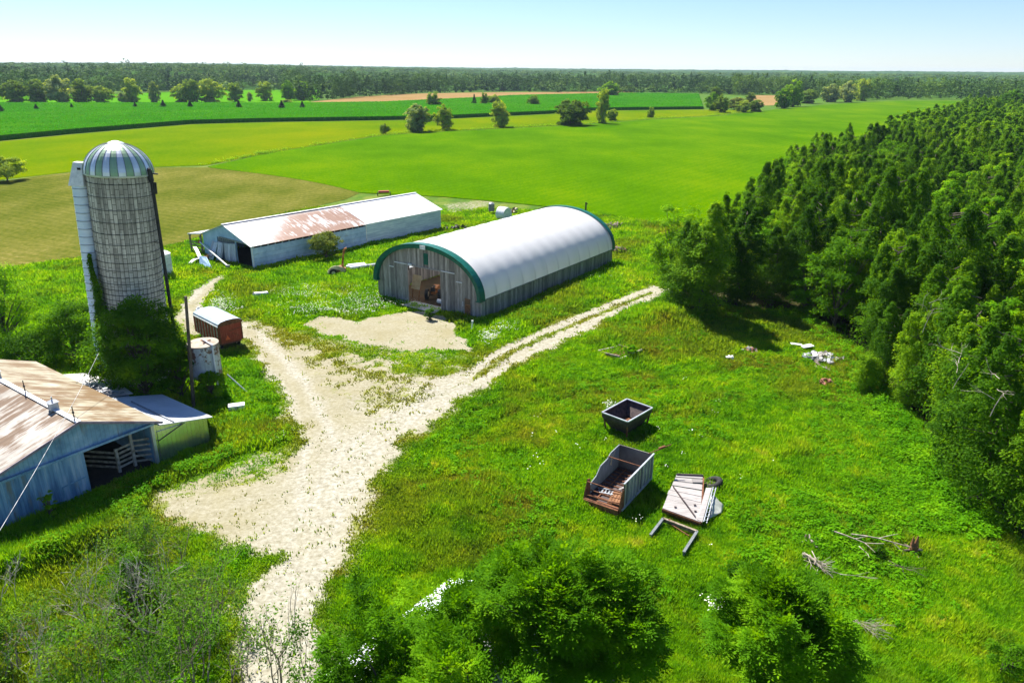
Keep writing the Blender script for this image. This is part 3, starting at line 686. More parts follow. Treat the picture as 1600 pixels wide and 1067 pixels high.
# ------------------------------------------------------------------ long shed
def long_shed():
    W = SH_W / 2; L = SH_L; EV = 3.1; RD = 5.1; SPLIT = 19.3
    t = thing('long_shed', 'long low shed with half rusty, half white roof and metal walls with blue sky fill in their colour', 'shed', (SH[0], SH[1], 0), SH_RZ)
    ov = 0.25; sl = (RD - EV) / W
    # gable wall with openings
    mb = MB(); g = lambda x: RD - abs(x) * sl - 0.03
    DX0, DX1, DH = 2.35, W - 0.28, 3.05                       # dark doorway at the right
    WX0, WX1, WZ0, WZ1 = -2.3, 2.1, 2.35, 3.15                # broken strip of openings
    xs = [-W, WX0, 0.0, WX1, DX0, DX1, W]
    for a, b in zip(xs[:-1], xs[1:]):
        mid = (a + b) / 2
        if DX0 <= mid <= DX1: mb.prism([(a, DH), (b, DH), (b, g(b)), (a, g(a))], 0, 0.08)
        elif WX0 <= mid <= WX1:
            mb.prism([(a, WZ1), (b, WZ1), (b, g(b)), (a, g(a))], 0, 0.08); mb.prism([(a, 0), (b, 0), (b, WZ0), (a, WZ0)], 0, 0.08)
        else: mb.prism([(a, 0), (b, 0), (b, g(b)), (a, g(a))], 0, 0.08)
    fw = mb.build('front_gable', M['gable_wall'], t)
    mb = MB()
    for k in range(9): mb.box((WX0 + 0.25 + k * 0.5, 0.12, (WZ0 + WZ1) / 2), (0.14, 0.04, 0.8))
    mb.build('slat', M['door_board'], fw)
    mb = MB(); mb.bar((-1.5, -0.06, 3.2), (DX1, -0.06, 3.2), 0.1, 0.14); mb.build('door_track', M['grey_steel'], fw)
    for k, (x0, x1, lean, z1) in enumerate(((0.95, 2.3, 0.05, 2.7), (-0.45, 0.95, 0.1, 2.55), (-1.9, -0.5, 0.35, 2.4), (-3.4, -1.95, 0.6, 2.3))):
        mb = MB(); n = 3
        for i in range(n):
            w_ = (x1 - x0) / n; mb.tint = random.random()
            mb.bar((x0 + (i + .5) * w_ - lean * 0.4, -0.12 - lean * 1.6, 0.0), (x0 + (i + .5) * w_, -0.1, z1 + random.random() * 0.1), w_ * 0.95, 0.04, up=(1, 0, 0) if False else (0, -1, 0))
        mb.build('door_panel', M['door_board'], t)
    mb = MB(); mb.prism([(-W, 0), (W, 0), (W, g(W)), (0, g(0)), (-W, g(-W))], L - 0.08, L); mb.build('back_gable', M['gable_wall'], t)
    for s in (1, -1):
        mb = MB(); mb.box((s * (W - 0.04), SPLIT / 2 + 0.04, (EV - 0.42) / 2), (0.08, SPLIT - 0.08, EV - 0.42)); o = mb.build('side_wall', M['shed_wall'], t)
        for k in range(18): p = MB(); p.box((s * (W - 0.05), 0.3 + k * 1.1, EV - 0.24), (0.1, 0.12, 0.38)); p.build('eave_post', M['door_board'], o)
        mb = MB(); mb.box((s * (W + 0.02), (SPLIT + L) / 2 + 0.02, (EV - 0.05) / 2), (0.08, L - SPLIT - 0.1, EV - 0.1)); mb.build('side_wall', M['shed_wall_new'], t)
    mb = MB(); mb.box((W - 0.02, 0.0, EV / 2 - 0.06), (0.16, 0.16, EV - 0.1)); mb.build('corner_post', M['white'], t); mb = MB(); mb.box((W + 0.04, SPLIT, EV / 2 - 0.06), (0.1, 0.14, EV - 0.12)); mb.build('joint_post', M['white'], t)
    for y0, y1, mat, dz, nm in ((-0.35, SPLIT, 'shed_roof_old', 0, 'old_roof'), (SPLIT, L + 0.3, 'shed_roof_new', 0.05, 'new_roof')):
        for s in (1, -1):
            mb = MB(); ny_ = 12; nx_ = 8
            rows = []
            for j in range(ny_ + 1):
                y = y0 + (y1 - y0) * j / ny_
                for i in range(nx_ + 1):
                    u = i / nx_; x = u * (W + ov); z = RD - x * sl + dz
                    # rust is confined to the far middle of the old roof
                    fy = (y - y0) / (y1 - y0)
                    mb.tint = float(sstep(0.20, 0.42, fy + 0.35 * (u - 0.5)) * sstep(0.02, 0.25, u + 0.1)) if nm == 'old_roof' else 0
                    mb.v.append((s * x, y, z)); mb.t.append(mb.tint)
            for j in range(ny_):
                for i in range(nx_):
                    a = j * (nx_ + 1) + i; q = (a, a + 1, a + nx_ + 2, a + nx_ + 1)
                    mb.f.append(q if s > 0 else q[::-1]); mb.m.append(0); mb.sm.append(False)
            o = mb.build(nm, M[mat], t); sd = o.modifiers.new('thick', 'SOLIDIFY'); sd.thickness = 0.05
    mb = MB(); mb.bar((0, -0.36, RD + 0.06), (0, SPLIT, RD + 0.06), 0.4, 0.05); mb.bar((0, SPLIT, RD + 0.11), (0, L + 0.3, RD + 0.11), 0.4, 0.05); mb.build('ridge_cap', M['white'], t)
    # open lean-to on the left
    mb = MB(); x0, x1 = -W - 0.1, -W - 3.9
    for a, b, z0, z1 in ((x0, x1, EV - 0.05, 2.55),):
        mb.add([(a, -0.2, z0), (b, -0.2, z1), (b, 9.5, z1), (a, 9.5, z0)], [(3, 2, 1, 0)]); mb.add([(a, -0.2, z0 - .08), (b, -0.2, z1 - .08), (b, 9.5, z1 - .08), (a, 9.5, z0 - .08)], [(0, 1, 2, 3)])
        mb.quad((a, -0.2, z0), (a, -0.2, z0 - .14), (b, -0.2, z1 - .14), (b, -0.2, z1)); mb.quad((b, -0.2, z1), (b, -0.2, z1 - .14), (b, 9.5, z1 - .14), (b, 9.5, z1))
    mb.build('lean_to_roof', M['galv'], t)
    for x in (x1 + 0.2, -W - 0.6):
        for y in (0.0, 4.6, 9.2):
            mb = MB(); mb.bar((x, y, 0), (x, y, 2.6 if x < -W - 2 else 2.9), 0.18); mb.bar((x, y, 2.0), (x + (0.5 if x < -W - 2 else -0.5), y, 2.55), 0.1); mb.build('lean_to_post', M['beam'], t)
    for yy in (-0.02, 9.2):
        for z in (0.6, 1.05, 1.5): mb = MB(); mb.bar((x1 + 0.2, yy, z), (-W - 0.1, yy, z), 0.06, 0.16); mb.build('rail', M['beam'], t)
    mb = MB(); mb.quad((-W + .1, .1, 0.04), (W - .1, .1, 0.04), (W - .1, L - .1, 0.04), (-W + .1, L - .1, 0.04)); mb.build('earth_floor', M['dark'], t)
long_shed()

# ------------------------------------------------------------------ barn on the left
def left_barn():
    t = thing('left_barn', 'barn with blue sky fill in its wall colour, rusty ribbed roof and open doorway at the left edge', 'barn', (BC[0], BC[1], 0), BN_RZ)
    EV, RD, AX = 3.0, 4.95, -4.35; LX, LZ = -14.5, 1.85       # eave, ridge, ridge x, far left eave
    XE = 0.6; L = 17.6; dY = 0.35
    zr = lambda x: RD - (x - AX) * (RD - EV) / (XE - AX) if x > AX else RD - (AX - x) * (RD - LZ) / (AX - LX)
    TRK = 2.98
    # gable above the door track
    mb = MB(); mb.prism([(AX, TRK), (0.0, TRK), (0.0, zr(0) - 0.06), (AX, RD - 0.06)], 0, 0.08)
    xl = AX - (RD - TRK - 0.1) / ((RD - LZ) / (AX - LX)); mb.prism([(xl, TRK), (AX, TRK), (AX, RD - 0.06)], 0, 0.08)
    fg = mb.build('gable_wall', M['sky_fill_wall'], t)
    mb = MB(); mb.bar((xl - 0.4, -0.16, TRK), (0.15, -0.16, TRK), 0.12, 0.14)
    for k in range(9): mb.box((-0.4 - k * 1.05, -0.24, TRK + 0.06), (0.08, 0.06, 0.08))
    mb.build('door_track', M['sky_fill_wall'], fg)
    # doors: two sliding leaves, the opening stays on the right
    for a, b in ((-9.6, -4.35), (-14.5, -9.72)):
        mb = MB(); h = (lambda x: min(TRK - 0.06, zr(x) - 0.1))
        if a > -10: mb.prism([(a, 0), (b, 0), (b, h(b)), (a, h(a))], -0.1, -0.04)
        else: mb.prism([(a, 0), (b, 0), (b, h(b)), (a, h(a))], 0.0, 0.06)
        d = mb.build('sliding_door' if a > -10 else 'wall', M['sky_fill_door'], t)
        if a > -10:
            p = MB(); p.bar((-5.9, -0.12, 1.15), (-4.5, -0.12, 1.25), 0.04, 0.07); p.bar((-5.9, -0.12, 0.4), (-5.9, -0.12, 1.15), 0.05, 0.06); p.build('hatch_frame', M['sky_fill_wall'], d)
    mb = MB(); mb.bar((0.02, -0.04, 0), (0.02, -0.04, TRK), 0.2, 0.2); mb.build('corner_post', M['galv'], t)
    # roof slopes
    for (x0, x1, mat) in ((AX, XE, 'rusty_roof_far'), (AX, LX - 0.4, 'rusty_roof')):
        mb = MB(); z0, z1 = RD + 0.02, zr(x1)
        q = [(x0, -dY, z0), (x1, -dY, z1), (x1, L, z1), (x0, L, z0)]
        mb.add(q, [(0, 1, 2, 3) if x1 > x0 else (3, 2, 1, 0)])
        o = mb.build('roof_slope', M[mat], t); sd = o.modifiers.new('thick', 'SOLIDIFY'); sd.thickness = 0.06
    mb = MB()
    for x0, x1 in ((AX, XE + 0.05), (AX, LX - 0.4)): mb.bar((x0, -dY - 0.03, RD if x0 == AX else 0, ), (x1, -dY - 0.03, zr(x1) - 0.02), 0.05, 0.16)
    mb.build('verge_board', simple('mauve_verge', (0.20, 0.15, 0.20), (0.36, 0.30, 0.36), 2, 0.6), t)
    mb = MB(); mb.bar((AX, -dY, RD + 0.05), (AX, L, RD + 0.05), 0.32, 0.04); mb.build('ridge_cap', M['white'], t)
    # square metal vent astride the ridge, and a second one farther back
    for y in (2.75, 11.0):
        mb = MB(); mb.box((AX, y, RD + 0.25), (0.46, 0.46, 0.5)); mb.add([(AX - .3, y - .3, RD + .5), (AX + .3, y - .3, RD + .5), (AX + .3, y + .3, RD + .5), (AX - .3, y + .3, RD + .5), (AX, y, RD + .68)], [(0, 1, 4), (1, 2, 4), (2, 3, 4), (3, 0, 4), (3, 2, 1, 0)])
        mb.cyl((AX, y, RD + .66), (AX, y, RD + .85), 0.04); mb.build('roof_vent', simple('vent_steel', (0.34, 0.36, 0.40), (0.46, 0.48, 0.52), 2, 0.5, 0.3), t)
    for y in (0.1, 6.6):
        mb = MB(); mb.cyl((AX, y, RD), (AX, y, RD + 0.95), 0.03); mb.cyl((AX, y, RD + 0.5), (AX, y, RD + 0.6), 0.07, n=8)
        for a in (0, 2.1, 4.2): mb.bar((AX + 0.2 * math.cos(a), y + 0.2 * math.sin(a), RD + 0.05), (AX, y, RD + 0.35), 0.025)
        mb.build('lightning_rod', M['black'], t)
    # walls, floor and pens inside
    mb = MB(); mb.box((0.0, L / 2, EV / 2 - 0.05), (0.1, L - 0.2, EV - 0.15)); mb.build('side_wall', M['sky_fill_wall'], t)
    mb = MB(); mb.box((-7, L - 0.2, 1.35), (14, 0.1, 2.7)); mb.build('back_wall', M['sky_fill_wall'], t)
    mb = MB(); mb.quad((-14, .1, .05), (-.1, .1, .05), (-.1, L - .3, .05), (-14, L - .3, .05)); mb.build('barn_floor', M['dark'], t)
    mb = MB()
    for a in (-2.05, -1.0):
        mb.bar((a, 0.9, 0), (a, 0.9, 2.7 if a > -1.5 else 1.75), 0.17)
    for k in range(5): mb.bar((-2.05, 0.95, 0.35 + k * 0.32), (-1.0, 0.95, 0.42 + k * 0.32), 0.04, 0.15)
    for k in range(5): mb.bar((-1.0, 0.95, 0.35 + k * 0.38), (-0.12, 0.3, 0.35 + k * 0.38), 0.04, 0.13)
    for k in range(4): mb.bar((-2.1, 1.0, 0.4 + k * 0.35), (-3.6, 3.6, 0.4 + k * 0.35), 0.04, 0.14)
    mb.build('pen_rail', M['deadwood'], t)
    # lower annex with bare metal front
    ax = MB(); ax.prism([(0.08, 0), (3.95, 0), (3.95, 1.86), (0.08, 2.86)], 0.0, 0.07); a_ = ax.build('annex_wall', M['mirror_wall'], t)
    s_ = MB(); s_.prism([(0.3, 0.1), (2.35, 0.1), (2.35, 2.14), (0.3, 2.3)], -0.07, -0.02); s_.build('annex_door', M['mirror_wall'], a_)
    s_ = MB(); s_.bar((0.25, -0.1, 1.62), (2.25, -0.1, 2.22), 0.03, 0.04); s_.build('door_brace', M['black'], a_)
    mb = MB(); mb.box((3.9, 3.4, 0.9), (0.07, 6.6, 1.8)); mb.build('annex_side', M['mirror_wall'], t)
    mb = MB(); mb.add([(XE - 0.15, -0.2, 2.80), (4.3, -0.2, 1.88), (4.3, 6.2, 1.88), (XE - 0.15, 6.9, 2.80)], [(0, 1, 2, 3)])
    o = mb.build('annex_roof', M['annex_roof'], t); sd = o.modifiers.new('thick', 'SOLIDIFY'); sd.thickness = 0.06
    mb = MB(); mb.bar((1.5, -0.2, 2.62), (1.5, 5.2, 2.62), 0.07, 0.06); mb.build('roof_flashing', M['grey_steel'], t)
    # roof between barn and silo, with curled sheets
    mb = MB(); mb.add([(XE - 0.2, 7.2, 2.76), (2.6, 7.1, 2.34), (3.1, 10.4, 2.3), (2.4, 13.6, 2.4), (XE - 0.2, 14.2, 2.76)], [(0, 1, 2, 3, 4)])
    o = mb.build('link_roof', M['lean_roof'], t); sd = o.modifiers.new('thick', 'SOLIDIFY'); sd.thickness = 0.05
    mb = MB(); mb.box((2.35, 10.4, 1.1), (0.1, 6.2, 2.2)); mb.box((1.3, 7.35, 1.1), (2.2, 0.1, 2.2)); mb.box((1.3, 13.5, 1.1), (2.2, 0.1, 2.2)); mb.build('link_wall', M['sky_fill_wall'], t)
    mb = MB()
    for k in range(16):
        x, y = 0.8 + 1.8 * random.random(), 7.3 + 3.2 * random.random()
        M3 = Matrix.Rotation(random.random() * 3, 3, 'Z') @ Matrix.Rotation(random.uniform(-.35, .35), 3, 'X')
        mb.box((x, y, 2.72 - 0.16 * x + 0.16), (0.7 * random.random() + .2, 0.16, 0.04), M=M3)
    mb.build('loose_sheet', M['grey_steel'], t)
left_barn()

# ------------------------------------------------------------------ silo
def silo():
    r, Hs = 2.33, 17.3
    # small lean to the right, as the real one shows
    lo_, hi_ = 0.0, 3.0
    def px_of(p):
        q = np.array(p) - np.array([0, 0, CAMH]); return 800 + FPX * (q @ RT) / (q @ FW)
    for _ in range(40):
        mid = (lo_ + hi_) / 2
        if px_of((SILO[0] + mid, SILO[1], Hs)) < 186: lo_ = mid
        else: hi_ = mid
    lean = math.atan2(lo_, Hs)
    t = thing('farm_silo', 'tall concrete stave silo with green and silver striped dome, ivy at its foot', 'silo', (SILO[0], SILO[1], 0), 0)
    t.rotation_euler = (0, lean, 0)
    n = 56; V = []; Fq = []; rows = 46
    mb = MB()
    mb.lathe([(r, 0), (r, Hs)], n)
    mb.k = 1
    z = 0.35; step = 0.36
    while z < Hs:
        mb.lathe([(r + 0.002, z - 0.02), (r + 0.035, z - 0.012), (r + 0.035, z + 0.012), (r + 0.002, z + 0.02)], n)
        z += step; step = 0.36 + 0.62 * sstep(6, 15, z)
    mb.build('stave_wall', [M['stave'], M['black']], t)
    # striped dome of 28 panels
    NG = 28; mb = MB(); m_ = 12
    prof = [((r + 0.12) * math.cos(a), 2.25 * math.sin(a)) for a in np.linspace(0, math.pi / 2 * 0.93, m_)]
    for g in range(NG):
        a0, a1 = 2 * math.pi * g / NG, 2 * math.pi * (g + 1) / NG; am = (a0 + a1) / 2
        mb.k = g % 2
        for j in range(m_ - 1):
            q = []
            for (rr, zz) in (prof[j], prof[j + 1]): q.append([(rr * k * math.cos(a), rr * k * math.sin(a), Hs + zz) for a, k in ((a0, 1), (am, 1.012), (a1, 1))])
            mb.add(q[0] + q[1], [(0, 1, 4, 3), (1, 2, 5, 4)], False)
        mb.k = 2
        for j in range(m_ - 1):
            p, q = prof[j], prof[j + 1]
            mb.bar((p[0] * 1.006 * math.cos(a0), p[0] * 1.006 * math.sin(a0), Hs + p[1]), (q[0] * 1.006 * math.cos(a0), q[0] * 1.006 * math.sin(a0), Hs + q[1]), 0.03, 0.05)
    dome = mb.build('dome_roof', [M['dome_green'], M['dome_silver'], M['grey_steel']], t)
    mb = MB(); mb.lathe([(0.66, Hs + 2.16), (0.5, Hs + 2.26), (0.2, Hs + 2.36), (0.01, Hs + 2.38)], 20); mb.lathe([(r + 0.14, Hs - 0.1), (r + 0.16, Hs + 0.03)], n); mb.build('dome_cap', M['galv'], dome)
    # unloading chute on the left with its hood
    ca = math.radians(203); cx, cy_ = (r + 0.42) * math.cos(ca), (r + 0.42) * math.sin(ca)
    mb = MB(); mb.cyl((cx, cy_, 1.0), (cx, cy_, Hs - 1.0), 0.58, n=20); z = 1.2; mb.k = 1
    while z < Hs - 1: mb.cyl((cx, cy_, z), (cx, cy_, z + 0.035), 0.61, n=20); z += 0.62
    ch = mb.build('chute', [M['chute'], M['grey_steel']], t)
    mb = MB()
    A = 0.6; B = 0.28; z0, z1 = Hs - 1.0, Hs + 0.75
    mb.add([(cx - A, cy_ - A, z0), (cx + A, cy_ - A, z0), (cx + A, cy_ + A, z0), (cx - A, cy_ + A, z0), (cx - B + .1, cy_ - B, z1), (cx + B + .2, cy_ - B, z1), (cx + B + .2, cy_ + B, z1), (cx - B + .1, cy_ + B, z1)],
           [(0, 1, 5, 4), (1, 2, 6, 5), (2, 3, 7, 6), (3, 0, 4, 7), (4, 5, 6, 7), (3, 2, 1, 0)])
    mb.build('chute_hood', M['white'], ch, 0.03)
    mb = MB(); mb.box((cx + 0.3, cy_ - 0.44, Hs + 0.3), (0.24, 0.04, 0.16)); mb.build('hood_opening', M['black'], ch)
    # black filler pipe on the right
    pa = math.radians(-6); px_, py_ = (r + 0.25) * math.cos(pa), (r + 0.25) * math.sin(pa)
    mb = MB(); mb.cyl((px_ + 0.95, py_ - 0.3, 0.3), (px_, py_, Hs - 0.3), 0.13, n=12)
    mb.cyl((px_, py_, Hs - 0.5), (px_ - 0.1, py_, Hs + 0.35), 0.2, n=12); mb.cyl((px_ - 0.1, py_, Hs + 0.3), (px_ - 0.75, py_ + 0.2, Hs + 0.55), 0.2, 0.16, n=12)
    mb.box((px_ + 0.3, py_, Hs + 0.1), (0.5, 0.1, 0.1)); mb.box((px_ + 0.25, py_, Hs - 1.0), (0.2, 0.1, 0.9))
    for z in (4, 8, 12): mb.box((px_ - 0.05 + (Hs - z) * 0.01, py_, z), (0.5, 0.06, 0.06))
    mb.build('filler_pipe', M['black'], t)
def m_stave():
    m = NT('concrete_staves'); o = m.obj(); s = m.n('SeparateXYZ', {0: o}).outputs
    ang = m.math('ARCTAN2', s['Y'], s['X']); u = m.math('MULTIPLY', ang, 2.33); v = s['Z']
    uv = m.n('CombineXYZ', {0: u, 1: v, 2: 0.0}).outputs[0]
    sw = m.n('CombineXYZ', {0: v, 1: u, 2: 0.0}).outputs[0]
    br = m.n('TexBrick', {'Vector': sw, 'Color1': (0.58, 0.53, 0.45, 1), 'Color2': (0.78, 0.72, 0.62, 1), 'Mortar': (0.10, 0.09, 0.075, 1), 'Scale': 1.0, 'Mortar Size': 0.022, 'Mortar Smooth': 0.3, 'Brick Width': 0.76, 'Row Height': 0.30}).outputs
    streak = m.noise(m.scale(uv, (2.6, 0.16, 1)), 1.0, 6, 0.65)
    bl = m.noise(m.scale(uv, (0.5, 0.35, 1)), 1.0, 5, 0.6)
    hi = m.n('MapRange', {'Value': v, 'From Min': 5.0, 'From Max': 13.5}).outputs[0]
    k = m.math('MULTIPLY', m.n('MapRange', {'Value': streak, 'From Min': 0.62, 'From Max': 0.40}).outputs[0], m.math('MULTIPLY_ADD', hi, 0.85, 0.12))
    c = m.mix(m.math('MULTIPLY', k, 0.78), br['Color'], (0.12, 0.11, 0.095))
    c = m.mix(m.math('MULTIPLY', m.n('MapRange', {'Value': bl, 'From Min': 0.5, 'From Max': 0.7}).outputs[0], 0.45), c, (0.16, 0.14, 0.11))
    wh = m.math('MULTIPLY', m.math('GREATER_THAN', m.noise(m.scale(uv, (5, 0.8, 1)), 1.0, 3), 0.70), 0.75)
    c = m.mix(wh, c, (0.72, 0.70, 0.65))
    m.set(c, 0.9, 0, 0.15); m.bump(br['Fac'], -0.4, 0.03); return m.m
M['stave'] = m_stave()
M['dome_green'] = simple('pale_green_dome_panel', (0.26, 0.40, 0.24), (0.32, 0.46, 0.30), 1, 0.35, 0.2)
M['dome_silver'] = simple('polished_dome_panel', (0.68, 0.71, 0.75), (0.76, 0.79, 0.82), 1, 0.28, 0.35)
M['chute'] = simple('chute_metal', (0.60, 0.72, 0.88), (0.74, 0.83, 0.94), 1.5, 0.45, 0.0, stretch=(1, 1, 3))
silo()

# ------------------------------------------------------------------ feed bin, tank, poles
def feed_bin():
    c = at(328, 618); t = thing('feed_bin', 'flaking white round feed bin on legs beside the silo', 'feed bin', (c[0], c[1], 0), 0.4)
    r = 1.18; mb = MB(); mb.lathe([(0.35, 1.15), (r, 1.85), (r, 4.55)], 24, smooth=False); bd = mb.build('bin_body', M['bin_wall'], t)
    mb = MB(); mb.lathe([(r + 0.05, 4.5), (r + 0.05, 4.58), (0.0, 4.80)], 24, smooth=False); top = mb.build('lid', M['bin_top'], t)
    mb = MB(); mb.box((0.35, -0.35, 4.78), (0.75, 0.1, 0.05), rz=0.7); mb.box((0.1, -0.2, 4.8), (0.1, 0.5, 0.05), rz=0.7); mb.build('hatch', M['rust'], top)
    for a in (0.3, 1.87, 3.44, 5.0):
        mb = MB(); mb.bar((r * math.cos(a), r * math.sin(a), 0), (r * math.cos(a), r * math.sin(a), 2.5), 0.12); mb.build('leg', M['grey_steel'], t)
    mb = MB(); a = -1.0; x, y = (r + .12) * math.cos(a), (r + .12) * math.sin(a)
    mb.cyl((x * .2, y * .2, 4.85), (x, y, 4.65), 0.075); mb.cyl((x, y, 4.7), (x, y, 1.2), 0.075); mb.build('fill_pipe', M['white'], t)
    mb = MB(); mb.cyl((1.5, -0.4, 1.8), (3.0, -1.2, 0.1), 0.05); mb.build('brace', M['white'], t)
feed_bin()
def pole(px, top, lab, r=0.12, tone='bark'):
    c = at(*px); lo, hi = 0.5, 20
    for _ in range(40):
        z = (lo + hi) / 2; q = np.array([c[0], c[1], z - CAMH]); y = 533.5 - FPX * (q @ UP) / (q @ FW)
        if y > top[1]: lo = z
        else: hi = z
    q = np.array([c[0], c[1], lo - CAMH]); dxp = top[0] - (800 + FPX * (q @ RT) / (q @ FW)); dx = dxp * (q @ FW) / FPX
    mb = MB(); mb.cyl((0, 0, 0), (dx, 0, lo), r, r * 0.75, n=10); o = mb.build('utility_pole', M[tone]); o.location = (c[0], c[1], 0)
    return props(o, lab, 'pole')
pole((303, 640), (290, 463), 'bare weathered pole between the silo ivy and the white feed bin', 0.14)
def wire():
    a = at(154, 552, 5.6); b = at(-60, 925, 6.6)
    mb = MB(); n = 24; prev = None
    for i in range(n + 1):
        u = i / n; p = a + (b - a) * u; p[2] -= 1.2 * u * (1 - u)
        if prev is not None: mb.cyl(prev, p, 0.013, n=6, cap=False)
        prev = p
    o = mb.build('power_cable', simple('pale_cable', (0.25, 0.25, 0.25), (0.7, 0.7, 0.7), 1, 0.5, stretch=(2, 2, 2))); props(o, 'thin pale cable strung over the rusty barn roof', 'cable')
wire()
def tank():
    c = at(258, 431); t = thing('water_tank', 'upright white tank standing behind the silo', 'tank', (c[0], c[1], 0))
    mb = MB(); mb.cyl((0, 0, 0), (0, 0, 2.9), 1.0, n=28); mb.build('tank_body', M['white'], t)
    mb = MB(); mb.lathe([(1.05, 2.88), (0.7, 3.15), (0.25, 3.3), (0.0, 3.32)], 28); mb.cyl((0, 0, 3.28), (0, 0, 3.42), 0.2); mb.build('tank_lid', M['white'], t)
    mb = MB()
    for z in (0.7, 1.5, 2.3): mb.lathe([(1.0, z - .03), (1.025, z), (1.0, z + .03)], 28)
    mb.build('tank_ring', M['galv'], t)
tank()

# ------------------------------------------------------------------ wagons and implements
def wheel(mb_parent, x, y, r=0.42, w_=0.22):
    mb = MB(); mb.cyl((x - w_ / 2, y, r), (x + w_ / 2, y, r), r, n=20); wl = mb.build('wheel', M['rubber'], mb_parent)
    mb = MB(); mb.cyl((x - w_ / 2 - 0.012, y, r), (x + w_ / 2 + 0.012, y, r), r * 0.5, n=14); mb.build('rim', M['cream'], wl)
def red_wagon():
    a, b = at(347, 550), at(381, 541); c = (a + b) / 2; rz = math.atan2(b[1] - a[1], b[0] - a[0]); L = 5.0; W = 1.14
    t = thing('red_wagon', 'faded red forage wagon with a rounded pale roof parked by the feed bin', 'wagon', (c[0], c[1], 0), rz)
    mb = MB(); mb.tint = 0.55; mb.box((0, 0.03, 1.72), (2 * W, 0.06, 1.9)); rear = mb.build('rear_panel', M['red'], t)
    mb = MB(); mb.bar((-0.15, -0.03, 1.85), (0.95, -0.03, 1.98), 0.04, 0.05); mb.bar((0.1, -0.03, 1.65), (0.8, -0.03, 1.15), 0.04, 0.05); mb.box((-W + .06, -0.01, 1.72), (0.1, 0.08, 1.9)); mb.box((W - .06, -0.01, 1.72), (0.1, 0.08, 1.9)); mb.build('rear_brace', M['rust'], rear)
    mb = MB(); mb.prism([(-0.62, 1.05), (-0.14, 1.05), (-0.38, 1.5)], -0.06, -0.04); mb.build('warning_triangle', M['orange'], rear)
    for s in (-1, 1):
        mb = MB(); y = 0.1; k = 0
        while y < L - 0.02:
            mb.tint = random.random() * 0.7; mb.box((s * W, y + 0.17, 1.6), (0.05, 0.33, 1.65)); y += 0.345
        o = mb.build('side_panel', M['red'], t); p = MB()
        for k in range(8): p.box((s * (W + 0.06), 0.25 + k * 0.62, 1.62), (0.08, 0.09, 1.7))
        p.build('stake', M['deadwood'] if s < 0 else M['red'], o)
    mb = MB(); mb.box((0, L, 1.6), (2 * W, 0.06, 1.65)); mb.box((0, L + 0.35, 1.1), (1.8, 0.7, 0.7)); mb.build('front_panel', M['red'], t)
    prof = [(-W - 0.08, 2.5), (-W - 0.03, 2.72), (-W * 0.75, 2.9), (-W * 0.3, 2.98), (W * 0.3, 2.98), (W * 0.75, 2.9), (W + 0.03, 2.72), (W + 0.08, 2.5)]
    mb = MB()
    for i in range(7): mb.add([(prof[i][0], -0.1, prof[i][1]), (prof[i + 1][0], -0.1, prof[i + 1][1]), (prof[i + 1][0], L + 0.1, prof[i + 1][1]), (prof[i][0], L + 0.1, prof[i][1])], [(0, 1, 2, 3)], True)
    mb.add([(p[0], L + 0.1, p[1]) for p in prof], [tuple(range(8))[::-1]])
    mb.build('roof', M['blue_wagon_roof'], t)
    mb = MB(); mb.add([(p[0], -0.1, p[1]) for p in prof], [tuple(range(8))]); mb.build('roof_end', M['rust'], t)
    mb = MB(); mb.bar((-W - 0.09, -0.08, 2.47), (-W - 0.09, L + 0.08, 2.47), 0.05, 0.1); mb.bar((W + 0.09, -0.08, 2.47), (W + 0.09, L + 0.08, 2.47), 0.05, 0.1); mb.build('gutter', M['white'], t)
    mb = MB(); mb.box((0, L / 2, 0.68), (1.9, L, 0.16)); mb.build('chassis', M['rust'], t)
    mb = MB(); mb.bar((0, L + 0.6, 0.6), (0, L + 2.2, 0.35), 0.1); mb.build('drawbar', M['rust'], t)
    for x in (-0.85, 0.85):
        for y in (0.7, L - 0.9): wheel(t, x, y)
    foot(c, rz, -1.2, 1.2, 0, L)
red_wagon()
